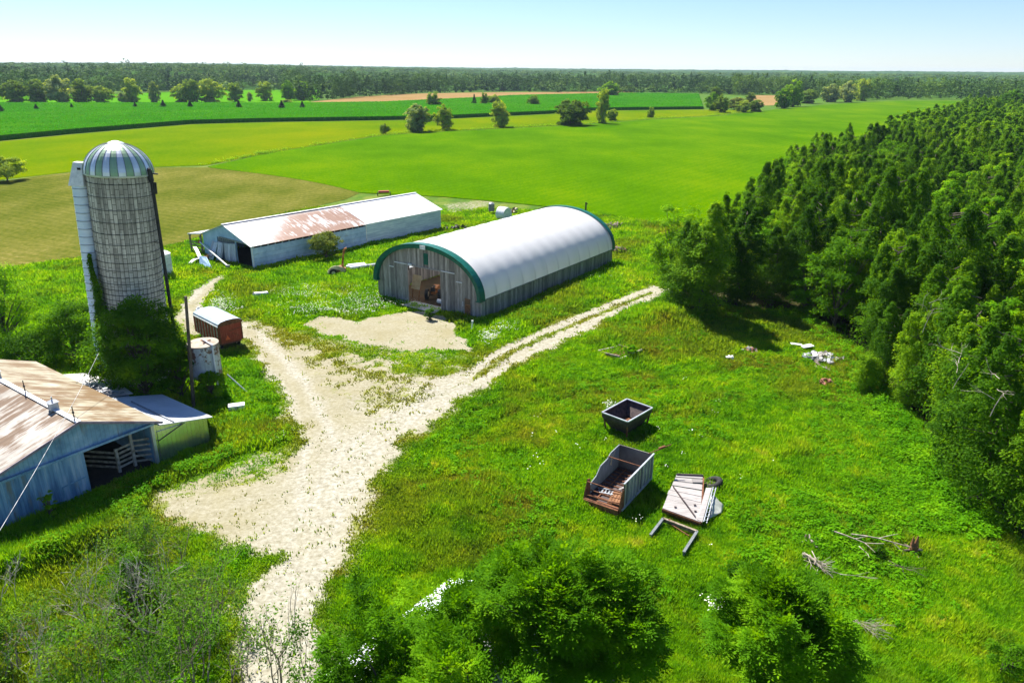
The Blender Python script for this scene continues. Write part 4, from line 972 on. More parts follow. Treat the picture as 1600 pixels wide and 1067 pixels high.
def open_wagon():
    a = np.array([6.55, 37.9, 0]); f = np.array([8.83, 41.4, 0]); l_ = np.array([4.55, 38.75, 0])
    rz = math.atan2(a[1] - l_[1], a[0] - l_[0]); L = 4.6; W = 1.17; c = (a + l_) / 2
    rz = math.atan2(f[1] - a[1], f[0] - a[0]) - math.pi / 2
    t = thing('open_wagon', 'roofless grey forage wagon full of scrap, its rusty rear end collapsed in the grass', 'wagon', (c[0], c[1], 0), rz)
    H = 2.05
    mb = MB(); y = 0.35
    while y < L:
        mb.tint = random.random(); w_ = min(0.52, L - y); mb.box((W, y + w_ / 2, 0.35 + (H - 0.35) / 2), (0.05, w_ - 0.015, H - 0.35)); y += w_
    o = mb.build('side_wall', M['wagon_grey'], t)
    p = MB()
    for k in range(9): p.box((W + 0.055, 0.45 + k * 0.515, 0.3 + (H - 0.35) / 2), (0.07, 0.07, H - 0.3))
    p.bar((W + 0.05, 0.2, H + 0.03), (W + 0.05, L + 0.05, H + 0.03), 0.1, 0.07); p.bar((W + 0.06, 0.1, 0.35), (W + 0.06, L, 0.35), 0.09, 0.1); p.build('stake', M['galv'], o)
    mb = MB(); mb.tint = 0.9
    mb.prism([(0.55, 0.35), (L, 0.35), (L, H), (L - 1.3, H - 0.02), (L - 1.75, H - 0.25), (1.9, H - 0.3), (1.35, H - 0.75), (0.8, H - 0.85), (0.55, H - 1.0)], -W - 0.03, -W + 0.03, 'x')
    o = mb.build('side_wall', M['wagon_grey'], t); p = MB(); p.bar((-W + .04, L - 1.2, H - 0.1), (-W + .04, L - 1.2, 1.1), 0.05, 0.07); p.bar((-W + .04, L - .7, H - 0.1), (-W + .04, L - 1.4, 1.2), 0.05, 0.05); p.build('stake', M['cream'], o)
    mb = MB(); mb.tint = 0.45; mb.box((0, L, 0.35 + (H - 0.35) / 2), (2 * W, 0.05, H - 0.35)); mb.build('front_wall', simple('dull_brown_panel', (0.12, 0.105, 0.095), (0.22, 0.20, 0.18), 1, 0.7), t)
    mb = MB(); mb.box((0, L / 2, 0.42), (2 * W - 0.1, L, 0.08)); fl = mb.build('floor', M['dark_steel'], t)
    mb = MB()
    for k in range(10): mb.bar((-W + 0.15, 0.4 + k * 0.42, 0.5), (W - 0.15, 0.4 + k * 0.42, 0.5), 0.07, 0.05)
    mb.bar((-0.5, 0.1, 0.52), (-0.5, L - 0.2, 0.52), 0.06); mb.bar((0.5, 0.1, 0.52), (0.5, L - 0.2, 0.52), 0.06); mb.build('floor_chain', M['rust'], fl)
    mb = MB()
    for y0, z0, y1, z1, rr in ((0.15, 1.5, 0.15, 1.5, .035), (3.0, H - 0.15, 2.9, H - 0.1, .035), (0.2, 0.95, 0.2, 1.0, .03), (-0.1, 0.75, -0.1, 0.8, .05)): mb = MB(); mb.cyl((-W, y0, z0), (W, y1, z1), rr); mb.build('cross_bar', M['rust'], t)
    for s in (-1, 1):
        mb = MB(); mb.prism([(-0.25, 0.25), (0.5, 0.25), (0.55, 1.5), (0.2, 1.65), (-0.15, 0.8)], s * W - 0.035, s * W + 0.035, 'x'); mb.build('end_plate', M['rust'], t)
    mb = MB(); mb.box((0, -0.15, 0.35), (2.3, 0.4, 0.35)); mb.cyl((-1.1, -0.2, 0.5), (1.1, -0.2, 0.45), 0.1); mb.box((-0.8, -0.3, 0.2), (0.4, 0.3, 0.3)); mb.build('rear_beater', M['rust'], t)
    mb = MB(); mb.cyl((0.9, L - 0.1, H), (2.0, L + 0.9, H + 0.55), 0.03); mb.cyl((1.4, L + 0.35, H + 0.3), (1.7, L + 0.65, H + 0.42), 0.09); mb.build('crank_rod', M['rust'], t)
    mb = MB(); mb.bar((0, L, 0.4), (0.3, L + 1.4, 0.2), 0.1); mb.build('drawbar', M['rust'], t)
    foot(c, rz, -1.1, 1.1, 0, L)
    q = lambda x, y, z: (c[0] + x * math.cos(rz) - y * math.sin(rz), c[1] + x * math.sin(rz) + y * math.cos(rz), z)
    for (x, y, lx, ly, a, lab, mt) in ((0.62, 0.75, 0.95, 1.2, 0.1, 'brown slatted panel lying in the rear of the open grey wagon', 'brown_wood'), (-0.35, 1.1, 1.1, 0.6, 0.1, 'dark metal grille lying on the floor of the open grey wagon', 'grey_steel')):
        mb = MB(); n = 5
        for k in range(n): mb.box((-lx / 2 + (k + .5) * lx / n, 0, 0), (lx / n * (0.85 if mt == 'brown_wood' else 0.4), ly, 0.04))
        mb.box((0, ly * 0.35, 0.04), (lx, 0.08, 0.05)); mb.box((0, -ly * 0.35, 0.04), (lx, 0.08, 0.05))
        o = mb.build('slatted_panel' if mt == 'brown_wood' else 'metal_grille', M[mt]); o.location = q(x, y, 0.62 if mt == 'brown_wood' else 0.58); o.rotation_euler = (0.12, -0.1, rz + a); props(o, lab, 'panel' if mt == 'brown_wood' else 'grille')
    for x, y, a, l_, lab in ((0.45, 2.3, 0.35, 1.2, 'longer pale board on the floor of the open grey wagon'), (0.75, 1.9, 0.6, 0.8, 'shorter pale board on the floor of the open grey wagon')):
        mb = MB(); mb.box((0, 0, 0), (0.14, l_, 0.04)); mb.box((0.03, 0.1, 0.025), (0.06, l_ * .5, 0.03)); o = mb.build('loose_board', M['pale_wood']); o.location = q(x, y, 0.60); o.rotation_euler = (0, 0, rz - a); props(o, lab, 'board')
open_wagon()
def hopper():
    z = 1.4; A, B, C = at(945, 645, z), at(982.5, 661.5, z), at(1015, 637.5, z)
    c = (A + C) / 2; rz = math.atan2(B[1] - A[1], B[0] - A[0]); W = np.linalg.norm(B - A); L = np.linalg.norm(C - B)
    rz = (rz + math.atan2(C[1] - B[1], C[0] - B[0]) - math.pi / 2) / 2
    t = thing('grain_hopper', 'square dark steel hopper with sloping sides standing alone in the grass', 'hopper', (c[0], c[1], 0), rz)
    a, b = W / 2, L / 2
    mb = MB()
    def ring(x, y, z_): return [(-x, -y, z_), (x, -y, z_), (x, y, z_), (-x, y, z_)]
    lv = [ring(a, b, z), ring(a, b, z - 0.3), ring(0.62 * a, 0.62 * b, 0.1)]
    inn = [ring(a - .04, b - .04, z), ring(a - .04, b - .04, z - 0.3), ring(0.58 * a, 0.58 * b, 0.42)]
    for S, rev in ((lv, False), (inn, True)):
        for p, q in zip(S[:-1], S[1:]):
            for i in range(4):
                j = (i + 1) % 4; f = (0, 1, 2, 3); mb.add([q[i], q[j], p[j], p[i]], [f[::-1] if rev else f])
    mb.quad(*ring(0.62 * a, 0.62 * b, 0.1)[::-1]); mb.k = 1; mb.quad(*ring(0.42 * a, 0.45 * b, 0.425))
    mb.build('hopper_body', [M['dark_steel'], M['rust']], t)
    mb = MB(); mb.add([(0.42 * a, -0.45 * b, .45), (-0.36 * a, -0.45 * b, .45), (0.42 * a, 0.45 * b, .45), (0.92 * a, 0.1 * b, 1.0), (0.3 * a, 0, 0.8)], [(1, 0, 4), (0, 3, 4), (3, 2, 4), (2, 1, 4)]); mb.build('settled_grain', M['earth'], t)
    mb = MB()
    for p, q in zip(ring(a, b, z + .03), ring(a, b, z + .03)[1:] + ring(a, b, z + .03)[:1]): mb.bar(p, q, 0.1, 0.08)
    mb.build('rim', M['galv'], t)
    for x in (-1, 1):
        for y in (-1, 1): mb = MB(); mb.bar((x * a * 0.82, y * b * 0.82, 0), (x * a * 0.9, y * b * 0.9, z - 0.45), 0.1); mb.build('leg', M['rust'], t)
    foot(c, rz, -0.6, 0.6, -0.6, 0.6)
hopper()
def plank_deck():
    P = [at(1057, 742, .75), at(1098, 744, .75), at(1094, 815, .35), at(1036, 794, .4)]
    rz = math.atan2(P[1][1] - P[0][1], P[1][0] - P[0][0]); c = sum(P) / 4
    t = thing('collapsed_wagon_deck', 'heap of pale planks from a collapsed wagon deck, tilted in the grass', 'plank deck', (c[0], c[1], 0), 0)
    lc = lambda u, v, dz=0: tuple((1 - u) * ((1 - v) * P[3] + v * P[0]) + u * ((1 - v) * P[2] + v * P[1]) - np.array([c[0], c[1], -dz]))
    mb = MB(); vs_ = [(0.0, 0.27, -.14), (0.275, 0.40, -.06), (0.40, 0.52, -.05), (0.535, 0.66, -.03), (0.68, 0.80, -.02), (0.82, 0.92, 0.0), (0.94, 1.0, 0.0)]
    for v0, v1, du in vs_:
        mb.tint = 0.55 + random.random() * 0.4; k = 0.03 * random.random(); u0 = 0.0 + du * random.random()
        q = [lc(u0, v0, k), lc(1, v0, k), lc(1, v1, k), lc(u0, v1, k)]; b = [(x, y, z - 0.05) for x, y, z in q]
        mb.add(q + b, [(0, 1, 2, 3), (7, 6, 5, 4), (0, 4, 5, 1), (1, 5, 6, 2), (2, 6, 7, 3), (3, 7, 4, 0)])
    mb.tint = 0.3; mb.box(lc(0.8, 0.86, 0.07), (0.6, 0.42, 0.03), rz=rz)
    mb.build('plank', M['pale_wood'], t)
    mb = MB(); mb.bar(lc(0.05, 0.62, .08), lc(0.86, 0.05, .08), 0.06); mb.bar(lc(0, 1.0, .06), lc(1.02, 1.0, .06), 0.08, 0.1)
    for u, v in ((0.82, 0.30), (0.85, 0.17), (0.3, 0.12)): mb.box(lc(u, v, .06), (0.14, 0.1, 0.03))
    mb.build('iron_strap', M['dark_steel'], t)
    mb = MB(); mb.bar(lc(-0.02, 0.0, -.15), lc(1.02, 0.0, -.15), 0.1, 0.2); mb.bar(lc(1.03, 0, -.1), lc(1.03, 1, -.1), 0.1, 0.2); mb.bar(lc(0.0, 0.1, -.3), lc(0, .9, -.3), 0.1, 0.2); mb.build('deck_frame', M['rust'], t)
    # upright side rail with rungs
    a, b = at(1112, 763, 0.8), at(1097, 817, 0.3); a2, b2 = at(1103, 763, 0.75), at(1089, 812, 0.35); o_ = np.array([c[0], c[1], 0])
    mb = MB(); mb.tint = 0.8
    q = [a - o_, a2 - o_, b2 - o_, b - o_]; mb.add([(x, y, z + .06) for x, y, z in q] + [(x, y, z) for x, y, z in q], [(0, 1, 2, 3), (7, 6, 5, 4), (0, 3, 7, 4), (1, 5, 6, 2)])
    mb.build('side_board', M['pale_wood'], t)
    mb = MB(); mb.bar(a - o_ + [0.08, 0, .1], b - o_ + [0.08, 0, .1], 0.05, 0.05); mb.bar(a - o_ + [0.26, 0, .05], b - o_ + [0.26, 0, .0], 0.05, 0.05)
    for k in range(9):
        p = a + (b - a) * (k + .5) / 9 - o_; mb.bar(p + [0.08, 0, .1], p + [0.26, 0, .04], 0.04)
    mb.build('rung_rail', M['galv'], t)
    o = at(1112, 757, 0.2); t2 = thing('scrap_tyre', 'large black tyre slumped behind the pale plank heap', 'tyre', (o[0], o[1], 0), 0.5)
    mb = MB(); prof = []; R0, r0 = 0.48, 0.2
    for i in range(28):
        for j in range(12):
            A_, B_ = 2 * math.pi * i / 28, 2 * math.pi * j / 12
            mb.v.append(((R0 + r0 * math.cos(B_)) * math.cos(A_), (R0 + r0 * math.cos(B_)) * math.sin(A_), 0.3 + 0.2 * math.cos(A_ + 0.7) + r0 * math.sin(B_))); mb.t.append(.5)
    for i in range(28):
        for j in range(12): mb.f.append((i * 12 + j, ((i + 1) % 28) * 12 + j, ((i + 1) % 28) * 12 + (j + 1) % 12, i * 12 + (j + 1) % 12)); mb.m.append(0); mb.sm.append(True)
    mb.build('tread', M['rubber'], t2)
    mb = MB(); mb.box((0, 0, 0.3), (0.7, 0.6, 0.06), rz=0.3); mb.build('rim_plate', M['dark_steel'], t2)
    o = at(1118, 800, 0.3); q = [at(1111, 770, .75), at(1131, 790, .25), at(1128, 801, .12), at(1108, 811, .12)]
    mb = MB(); N = 6
    for i in range(N + 1):
        for j in range(N + 1):
            u, v = i / N, j / N; p = (1 - u) * ((1 - v) * q[0] + v * q[3]) + u * ((1 - v) * q[1] + v * q[2])
            mb.v.append((p[0] - o[0], p[1] - o[1], p[2] + 0.1 * random.random() * (u * (1 - u) + .1) * 3)); mb.t.append(.5)
    for i in range(N):
        for j in range(N): mb.f.append((i * (N + 1) + j, i * (N + 1) + j + 1, (i + 1) * (N + 1) + j + 1, (i + 1) * (N + 1) + j)); mb.m.append(0); mb.sm.append(True)
    p = mb.build('plastic_sheet', M['plastic']); p.location = (o[0], o[1], 0); sd = p.modifiers.new('thick', 'SOLIDIFY'); sd.thickness = 0.02
    props(p, 'crumpled translucent plastic sheet beside the pale plank heap', 'plastic sheet')
plank_deck()
def wood_frame():
    z = 0.3; A, B, C, D = [at(*p, z) for p in ((1016, 838), (1036, 812), (1089, 832), (1068, 865))]
    c = (B + C) / 2; t = thing('timber_skid', 'three sided timber frame lying open in the grass below the plank heap', 'frame', (c[0], c[1], 0))
    o = np.array([c[0], c[1], 0])
    for p, q, m_ in ((A, B, 'grey_steel'), (B, C, 'rust'), (C, D, 'grey_steel')):
        mb = MB(); mb.bar(p - o, q - o, 0.09, 0.22); mb.bar(p - o + [0, 0, .12], q - o + [0, 0, .12], 0.15, 0.04); mb.build('beam', [M['beam'] if m_ == 'rust' else M['wagon_grey']], t)
    mb = MB(); mb.bar(B - o + [0.3, -.25, -.05], C - o + [-0.5, -.25, -.05], 0.05); mb.bar(B - o + [.3, -.1, -.1], B - o + [.35, -.2, .15], 0.14); mb.build('cross_brace', M['rust'], t)
wood_frame()
def white_box():
    c = at(371, 645); t = thing('white_chest', 'white chest lying in the grass below the feed bin', 'chest', (c[0], c[1], 0), 0.35)
    mb = MB(); mb.box((0, 0, 0.33), (1.15, 0.62, 0.62)); b_ = mb.build('chest_body', M['white'], t, 0.04); mb = MB(); mb.box((0, 0, 0.68), (1.2, 0.66, 0.09)); mb.build('lid', M['white'], t, 0.03)
    mb = MB(); mb.box((0.0, -0.36, 0.62), (0.2, 0.05, 0.05)); mb.build('handle', M['grey_steel'], t)
white_box()
def lying_tank():
    c = at(408, 466); t = thing('metal_tank', 'small silver tank lying on its side in the weeds', 'tank', (c[0], c[1], 0), 0.35)
    mb = MB(); mb.cyl((-0.75, 0, .42), (0.75, 0, .42), 0.34, n=20); mb.cyl((0.75, 0, .42), (0.86, 0, .42), 0.34, 0.2, n=20); mb.cyl((-.86, 0, .42), (-.75, 0, .42), 0.2, 0.34, n=20); mb.build('tank_body', M['galv'], t)
    mb = MB(); mb.box((-0.75, -0.1, 0.75), (0.12, 0.3, 0.16)); mb.build('valve', M['black'], t)
lying_tank()
c = at(556, 467); mb = MB(); mb.box((0, 0, .35), (1.9, 0.1, 0.09)); mb.box((0.6, 0, 0.17), (0.09, 0.09, 0.34)); mb.box((-0.6, 0, 0.17), (0.09, 0.09, 0.34)); o = mb.build('timber_rail', M['pale_wood']); o.location = (c[0], c[1], 0); o.rotation_euler[2] = 0.15; props(o, 'pale rail propped low in the grass left of the arched barn', 'rail')
def blower():
    c = at(533, 430); t = thing('forage_harvester', 'old forage harvester with tall curved rusty spout and cream guards', 'harvester', (c[0], c[1], 0), 0.2)
    mb = MB(); pts = [(0.25, 0, .6), (0.3, 0, 1.6), (0.42, 0, 2.5), (0.55, 0, 3.1), (0.72, 0, 3.45), (0.95, 0, 3.5)]
    for k, (a, b) in enumerate(zip(pts[:-1], pts[1:])): mb.bar(a, b, 0.3 - 0.015 * k, 0.26 - .012 * k)
    mb.build('spout', M['rust_orange'], t)
    mb = MB()
    for i in range(8):
        a0, a1 = math.pi * i / 8, math.pi * (i + 1) / 8; mb.bar((-0.5 + 1.0 * math.cos(a0), -0.5, 0.2 + 0.95 * math.sin(a0)), (-0.5 + 1.0 * math.cos(a1), -0.5, 0.2 + 0.95 * math.sin(a1)), 0.5, 0.12, up=(0, 1, 0))
    mb.build('guard', M['cream'], t)
    mb = MB(); mb.cyl((-0.9, -0.75, .5), (-0.9, -0.5, .5), 0.5, n=20); wl = mb.build('wheel', M['rubber'], t); mb = MB(); mb.cyl((-0.9, -0.78, .5), (-0.9, -0.48, .5), 0.24, n=14); mb.build('rim', M['cream'], wl)
    mb = MB(); mb.cyl((-0.6, 0.5, .5), (-0.6, 0.75, .5), 0.5, n=20); wl = mb.build('wheel', M['rubber'], t)
    mb = MB(); mb.box((0.1, 0, 0.7), (1.1, 0.9, 0.5)); mb.cyl((0.0, -0.5, .8), (0.0, 0.5, .8), 0.42, n=16); mb.build('rotor_housing', M['brown_wood'], t)
blower()
def pipes():
    base = at(556, 424); spec = [(-1.2, -0.1, 0.25, 2.6, 0.2, 'grey culvert pipe with an open dark end, nearest the harvester'), (-0.6, -0.75, 0.25, 3.4, 0.22, 'longest grey culvert pipe, lowest of the heap'), (-1.1, 0.45, 0.3, 2.2, 0.19, 'pale culvert pipe at the top of the heap'), (1.6, 0.0, 0.28, 1.8, 0.3, 'fat dark culvert pipe at the right end of the heap')]
    for k, (x, y, z, L, r, lab) in enumerate(spec):
        mb = MB(); mb.cyl((0, 0, 0), (L, 0, 0), r, n=18, cap=False); mb.cyl((L, 0, 0), (0, 0, 0), r * 0.88, n=18, cap=False)
        for q in range(int(L / 0.35)): mb.cyl((0.1 + q * .35, 0, 0), (0.16 + q * .35, 0, 0), r * 1.05, n=18, cap=False)
        o = mb.build('culvert_pipe', M['galv'] if k != 3 else M['grey_steel']); o.location = (base[0] + x, base[1] + y, z + 0.35); o.rotation_euler = (0, -0.03, 0.33 + 0.12 * (k % 2)); props(o, lab, 'pipe', 'culvert pipes heaped in the weeds')
pipes()
def shed_junk():
    a = at(300, 398); t = thing('grain_auger', 'white grain auger lying across scrap in front of the shed', 'auger', (a[0], a[1], 0))
    p, q = at(312, 378, 1.7) - [a[0], a[1], 0], at(356, 416, .35) - [a[0], a[1], 0]
    mb = MB(); mb.cyl(p, q, 0.11, n=12); mb.build('tube', M['white'], t); mb = MB(); mb.box(q, (0.5, 0.3, 0.3)); mb.build('boot', M['grey_steel'], t); mb = MB(); mb.box(p, (0.3, 0.3, 0.35)); mb.build('motor', simple('faded_red', (0.5, 0.06, 0.05), None), t)
    a = at(312, 412); q = [at(311, 400, 1.1), at(322, 402, 1.1), at(331, 421, .1), at(312, 414, .1)]
    mb = MB(); o_ = np.array([a[0], a[1], 0]); v = [x - o_ for x in q]; mb.add(v + [x + [0.05, .08, 0] for x in v], [(3, 2, 1, 0), (4, 5, 6, 7), (0, 1, 5, 4), (1, 2, 6, 5), (2, 3, 7, 6), (3, 0, 4, 7)])
    o = mb.build('steel_plate', M['gable_wall']); o.location = (a[0], a[1], 0); props(o, 'grey green steel plate leaning against the auger scrap', 'metal plate')
    for k, (A, B, w_, lab) in enumerate((((304, 386, 1.4), (313, 404, .5), 0.45, 'white curved sheet standing at the left of the scrap by the shed'), ((296, 412, .3), (312, 404, .4), 0.5, 'white board lying flat left of the scrap by the shed'))):
        A, B = at(*A), at(*B); mb = MB(); d = B - A; n = 6
        for i in range(n):
            f = lambda u: A + d * u + np.array([0, 0, 0.22 * math.sin(math.pi * u)])
            mb.bar(f(i / n) - A, f((i + 1) / n) - A, w_, 0.04)
        o = mb.build('scrap_sheet', M['white']); o.location = A; props(o, lab, 'sheet')
    a = at(326, 405); mb = MB()
    for k in range(9):
        x, y = random.uniform(-.9, .9), random.uniform(-.6, .5); mb.bar((x, y, random.uniform(.1, .4)), (x + random.uniform(-.9, .9), y + random.uniform(-.6, .6), random.uniform(.2, 1.0)), 0.14, 0.05)
    o = mb.build('scrap_heap', M['brown_wood']); o.location = (a[0], a[1], 0); props(o, 'low heap of brown scrap boards under the white auger', 'scrap heap')
shed_junk()
# ------------------------------------------------------------------ debris
def heap(name, px, n, size, rad, mats, lab, cat, shape='box', h=0.4, z0=0.05):
    c = at(*px); mb = MB()
    for k in range(n):
        a = random.random() * 6.28; r = rad * math.sqrt(random.random()); s = size * random.uniform(0.5, 1.3)
        p = (r * math.cos(a), r * math.sin(a) * 0.8, z0 + h * (1 - r / rad) * random.random() + s * 0.15)
        M3 = Matrix.Rotation(random.random() * 6, 3, 'Z') @ Matrix.Rotation(random.uniform(-.6, .6), 3, 'X') @ Matrix.Rotation(random.uniform(-.6, .6), 3, 'Y')
        mb.k = random.randrange(len(mats)); mb.tint = random.random()
        d = (s, s * random.uniform(.5, .9), s * random.uniform(.15, .6)) if shape == 'box' else (s * 2.4, s * .28, s * .12)
        mb.box(p, d, M=M3)
    o = mb.build(name, [M[m] for m in mats]); o.location = (c[0], c[1], float(height(np.array([c[0]]), np.array([c[1]]))[0])); return props(o, lab, cat)
heap('rubble_heap', (1284, 562), 75, 0.42, 1.7, ['stone', 'white_dirty', 'grey_steel'], 'heap of pale rubble and scrap at the edge of the cedars', 'rubble')
heap('board_heap', (1290, 575), 26, 0.5, 1.6, ['deadwood', 'beam', 'pale_wood'], 'weathered boards strewn on the lower side of the rubble heap', 'boards', 'slat')
heap('brick_heap', (1292, 601), 34, 0.26, 0.75, ['brick', 'rust'], 'small heap of reddish bricks below the pale rubble', 'bricks')
heap('stone_heap', (1171, 549), 26, 0.3, 0.7, ['stone', 'brick'], 'small heap of stones alone in the grass left of the white sheet', 'stones')
heap('scrap_pile', (1140, 559), 9, 0.32, 0.35, ['white'], 'small white scrap left of the stone heap', 'scrap')
heap('brush_pile', (958, 356), 60, 0.55, 2.0, ['beam', 'bark', 'deadwood'], 'dark brush pile in the grass behind the arched barn', 'brush pile', 'slat', 0.9)
heap('board_heap', (966, 393), 26, 0.5, 1.5, ['pale_wood', 'brick', 'deadwood'], 'pinkish broken boards beside the far corner of the arched barn', 'boards', 'slat')
heap('tyre_row_scrap', (712, 356), 26, 0.4, 2.2, ['rubber', 'dark_steel'], 'low row of dark scrap between the long shed and arched barn', 'scrap', h=0.25)
heap('log_pile', (1262, 852), 16, 0.22, 0.8, ['deadwood', 'bark'], 'half buried dark branches above the pale branch pile', 'branches', 'slat', 0.2)
heap('scrap_pile', (803, 334), 14, 0.6, 1.0, ['red', 'cream', 'dark_steel'], 'reddish scrap machinery behind the arched barn roof, right of the white bale', 'scrap', h=1.3)
def bent_sheet():
    c = at(1254, 546); mb = MB()
    for (x0, y0, x1, y1, a) in ((-1.0, 0.35, 0.1, 0.7, .12), (-0.1, -0.5, 0.9, 0.6, -.2)): mb.box(((x0 + x1) / 2, (y0 + y1) / 2, .3), (x1 - x0, y1 - y0, .05), M=Matrix.Rotation(a, 3, 'Y') @ Matrix.Rotation(a * .8, 3, 'X'))
    o = mb.build('metal_sheet', M['white']); o.location = (c[0], c[1], 0.05); props(o, 'bent white sheet lying at the left of the rubble heap', 'sheet')
bent_sheet()
def pallet_frame():
    P = [at(*p, .12) for p in ((935, 549), (966, 541), (1003, 549), (968, 561))]; c = sum(P) / 4; o = np.array([c[0], c[1], 0])
    t = thing('wooden_crate_frame', 'low broken timber frame with weeds growing through, beside the track', 'frame', (c[0], c[1], 0.05))
    for i in range(4):
        mb = MB(); mb.bar(P[i] - o + [0, 0, .06 * i], P[(i + 1) % 4] - o - [0, 0, .08], .12, .16); mb.build('side_board', M['beam' if i % 2 else 'deadwood'], t)
    mb = MB()
    for k in range(7): a, b = P[0] + (P[1] - P[0]) * k / 7 - o, P[3] + (P[2] - P[3]) * k / 7 - o; mb.bar(a + [0, 0, -.1], a + (b - a) * (.5 + .3 * random.random()) + [0, 0, -.1], .1, .04)
    mb.build('slat', M['brown_wood'], t)
pallet_frame()
def field_scrap():
    c = at(787, 343, 0); mb = MB(); mb.cyl((0, -.9, 1.0), (0, .9, 1.0), 1.2, 1.2, n=14); mb.cyl((0, .9, 1.0), (0, 1.1, 1.0), 1.2, .8, n=14); o = mb.build('wrapped_bale', M['white']); o.location = (*c[:2], 0); o.rotation_euler[2] = 0.9; props(o, 'white wrapped bale behind the arched barn roof', 'bale')
    c = at(768, 334, 0); t = thing('fuel_tank', 'small upright grey tank left of the white bale', 'tank', (*c[:2], 0)); mb = MB(); mb.cyl((0, 0, .5), (0, 0, 1.8), .55, n=16); mb.lathe([(.55, 1.8), (.35, 2.0), (0, 2.08)], 16); mb.build('tank_body', M['grey_steel'], t); mb = MB(); [mb.bar((.4 * a, .4 * b, 0), (.4 * a, .4 * b, .6), .08) for a in (-1, 1) for b in (-1, 1)]; mb.build('stand', M['rust'], t)
    c = at(600, 306); t = thing('seed_drill', 'red farm implement just visible beyond the long shed roof', 'implement', (*c[:2], 0), 0.2); mb = MB(); mb.box((0, 0, .8), (2.2, .7, .45)); mb.build('hopper_box', simple('implement_red', (.35, .04, .03), (.5, .09, .07)), t)
    for s in (-1, 1): mb = MB(); mb.cyl((s * 1.2, 0, .4), (s * 1.38, 0, .4), .4, n=16); mb.build('wheel', M['rubber'], t)
    c = at(915, 333); t = thing('hand_pump', 'small black post standing behind the far trim of the arched barn', 'post', (*c[:2], 0)); mb = MB(); mb.cyl((0, 0, 0), (0, 0, 2.0), .16); mb.box((.15, 0, 1.7), (.5, .15, .15)); mb.build('post_body', M['black'], t)
    c = at(737, 516); mb = MB(); mb.cyl((0, 0, 0), (0.1, 0, 1.0), .07); mb.box((.08, 0, .95), (.2, .14, .2)); o = mb.build('marker_post', M['white']); o.location = (*c[:2], 0); props(o, 'short white post in front of the arched barn corner', 'post')
    c = at(311, 487); mb = MB(); mb.box((0, 0, .2), (.55, .35, .35)); mb.box((0, 0, .42), (.2, .2, .2)); o = mb.build('plastic_jug', M['white']); o.location = (*c[:2], 0); props(o, 'tiny white jug lying on the small track above the red wagon', 'jug')
field_scrap()
def stump():
    c = at(1427, 862); t = thing('tree_stump', 'broken rotten stump standing at the right of the fallen logs', 'stump', (*c[:2], 0)); mb = MB(); mb.cyl((0, 0, 0), (0, 0, .45), .26, .2, n=9); mb.cyl((0.05, 0, .4), (.12, .05, 1.0), .14, .03, n=6); mb.cyl((-.15, 0, .5), (-.12, .05, 1.0), .12, .02, n=5); mb.build('wood', M['brown_wood'], t)
    mb = MB(); [mb.bar((0, 0, .15), (.7 * math.cos(a), .7 * math.sin(a), .0), .12) for a in (.3, 1.8, 3.1, 4.6)]; mb.build('root', M['bark'], t)
stump()

# ------------------------------------------------------------------ tubes, branches
def limb_np(segs, n=5):
    """segs: list of (p0, p1, r0, r1) -> verts, quads"""
    S = np.array([(*a, *b, r, q) for a, b, r, q in segs], float); p0, p1, r0, r1 = S[:, 0:3], S[:, 3:6], S[:, 6], S[:, 7]
    d = p1 - p0; d /= np.linalg.norm(d, axis=1, keepdims=True) + 1e-9
    u = np.where(np.abs(d[:, 2:3]) < .9, [[0, 0, 1.]], [[1., 0, 0]]); sx = np.cross(d, u); sx /= np.linalg.norm(sx, axis=1, keepdims=True) + 1e-9; sy = np.cross(d, sx)
    a = 2 * math.pi * np.arange(n) / n; ca, sa = np.cos(a), np.sin(a)
    ring = lambda p, r: p[:, None] + (sx[:, None] * ca[None, :, None] + sy[:, None] * sa[None, :, None]) * r[:, None, None]
    V = np.concatenate([ring(p0, r0), ring(p1, r1)], 1).reshape(-1, 3); k = np.arange(n); q = np.stack([k, (k + 1) % n, n + (k + 1) % n, n + k], 1)
    F = (q[None] + (np.arange(len(S)) * 2 * n)[:, None, None]).reshape(-1, 4); return V, F
def grow(rs, p, d, L, r, depth, segs, tips, up=0.15, split=3, spread=0.6, wig=0.15):
    n = 3; q = np.array(p, float); d = np.array(d, float)
    for k in range(n):
        d = d + rs.normal(0, wig, 3) + [0, 0, up * .3]; d /= np.linalg.norm(d); q2 = q + d * L / n; ra, rb = r * (1 - .4 * k / n), r * (1 - .4 * (k + 1) / n)
        segs.append((q, q2, ra, rb)); q = q2
        if depth > 0 and k > 0:
            e = d + rs.normal(0, spread, 3); e /= np.linalg.norm(e); grow(rs, q, e, L * rs.uniform(.5, .7), r * .5, depth - 1, segs, tips, up, split, spread, wig)
    if depth > 0:
        for _ in range(split - 1):
            e = d + rs.normal(0, spread, 3); e /= np.linalg.norm(e); grow(rs, q, e, L * rs.uniform(.6, .8), r * .6, depth - 1, segs, tips, up, split, spread, wig)
    else: tips.append((q, d))

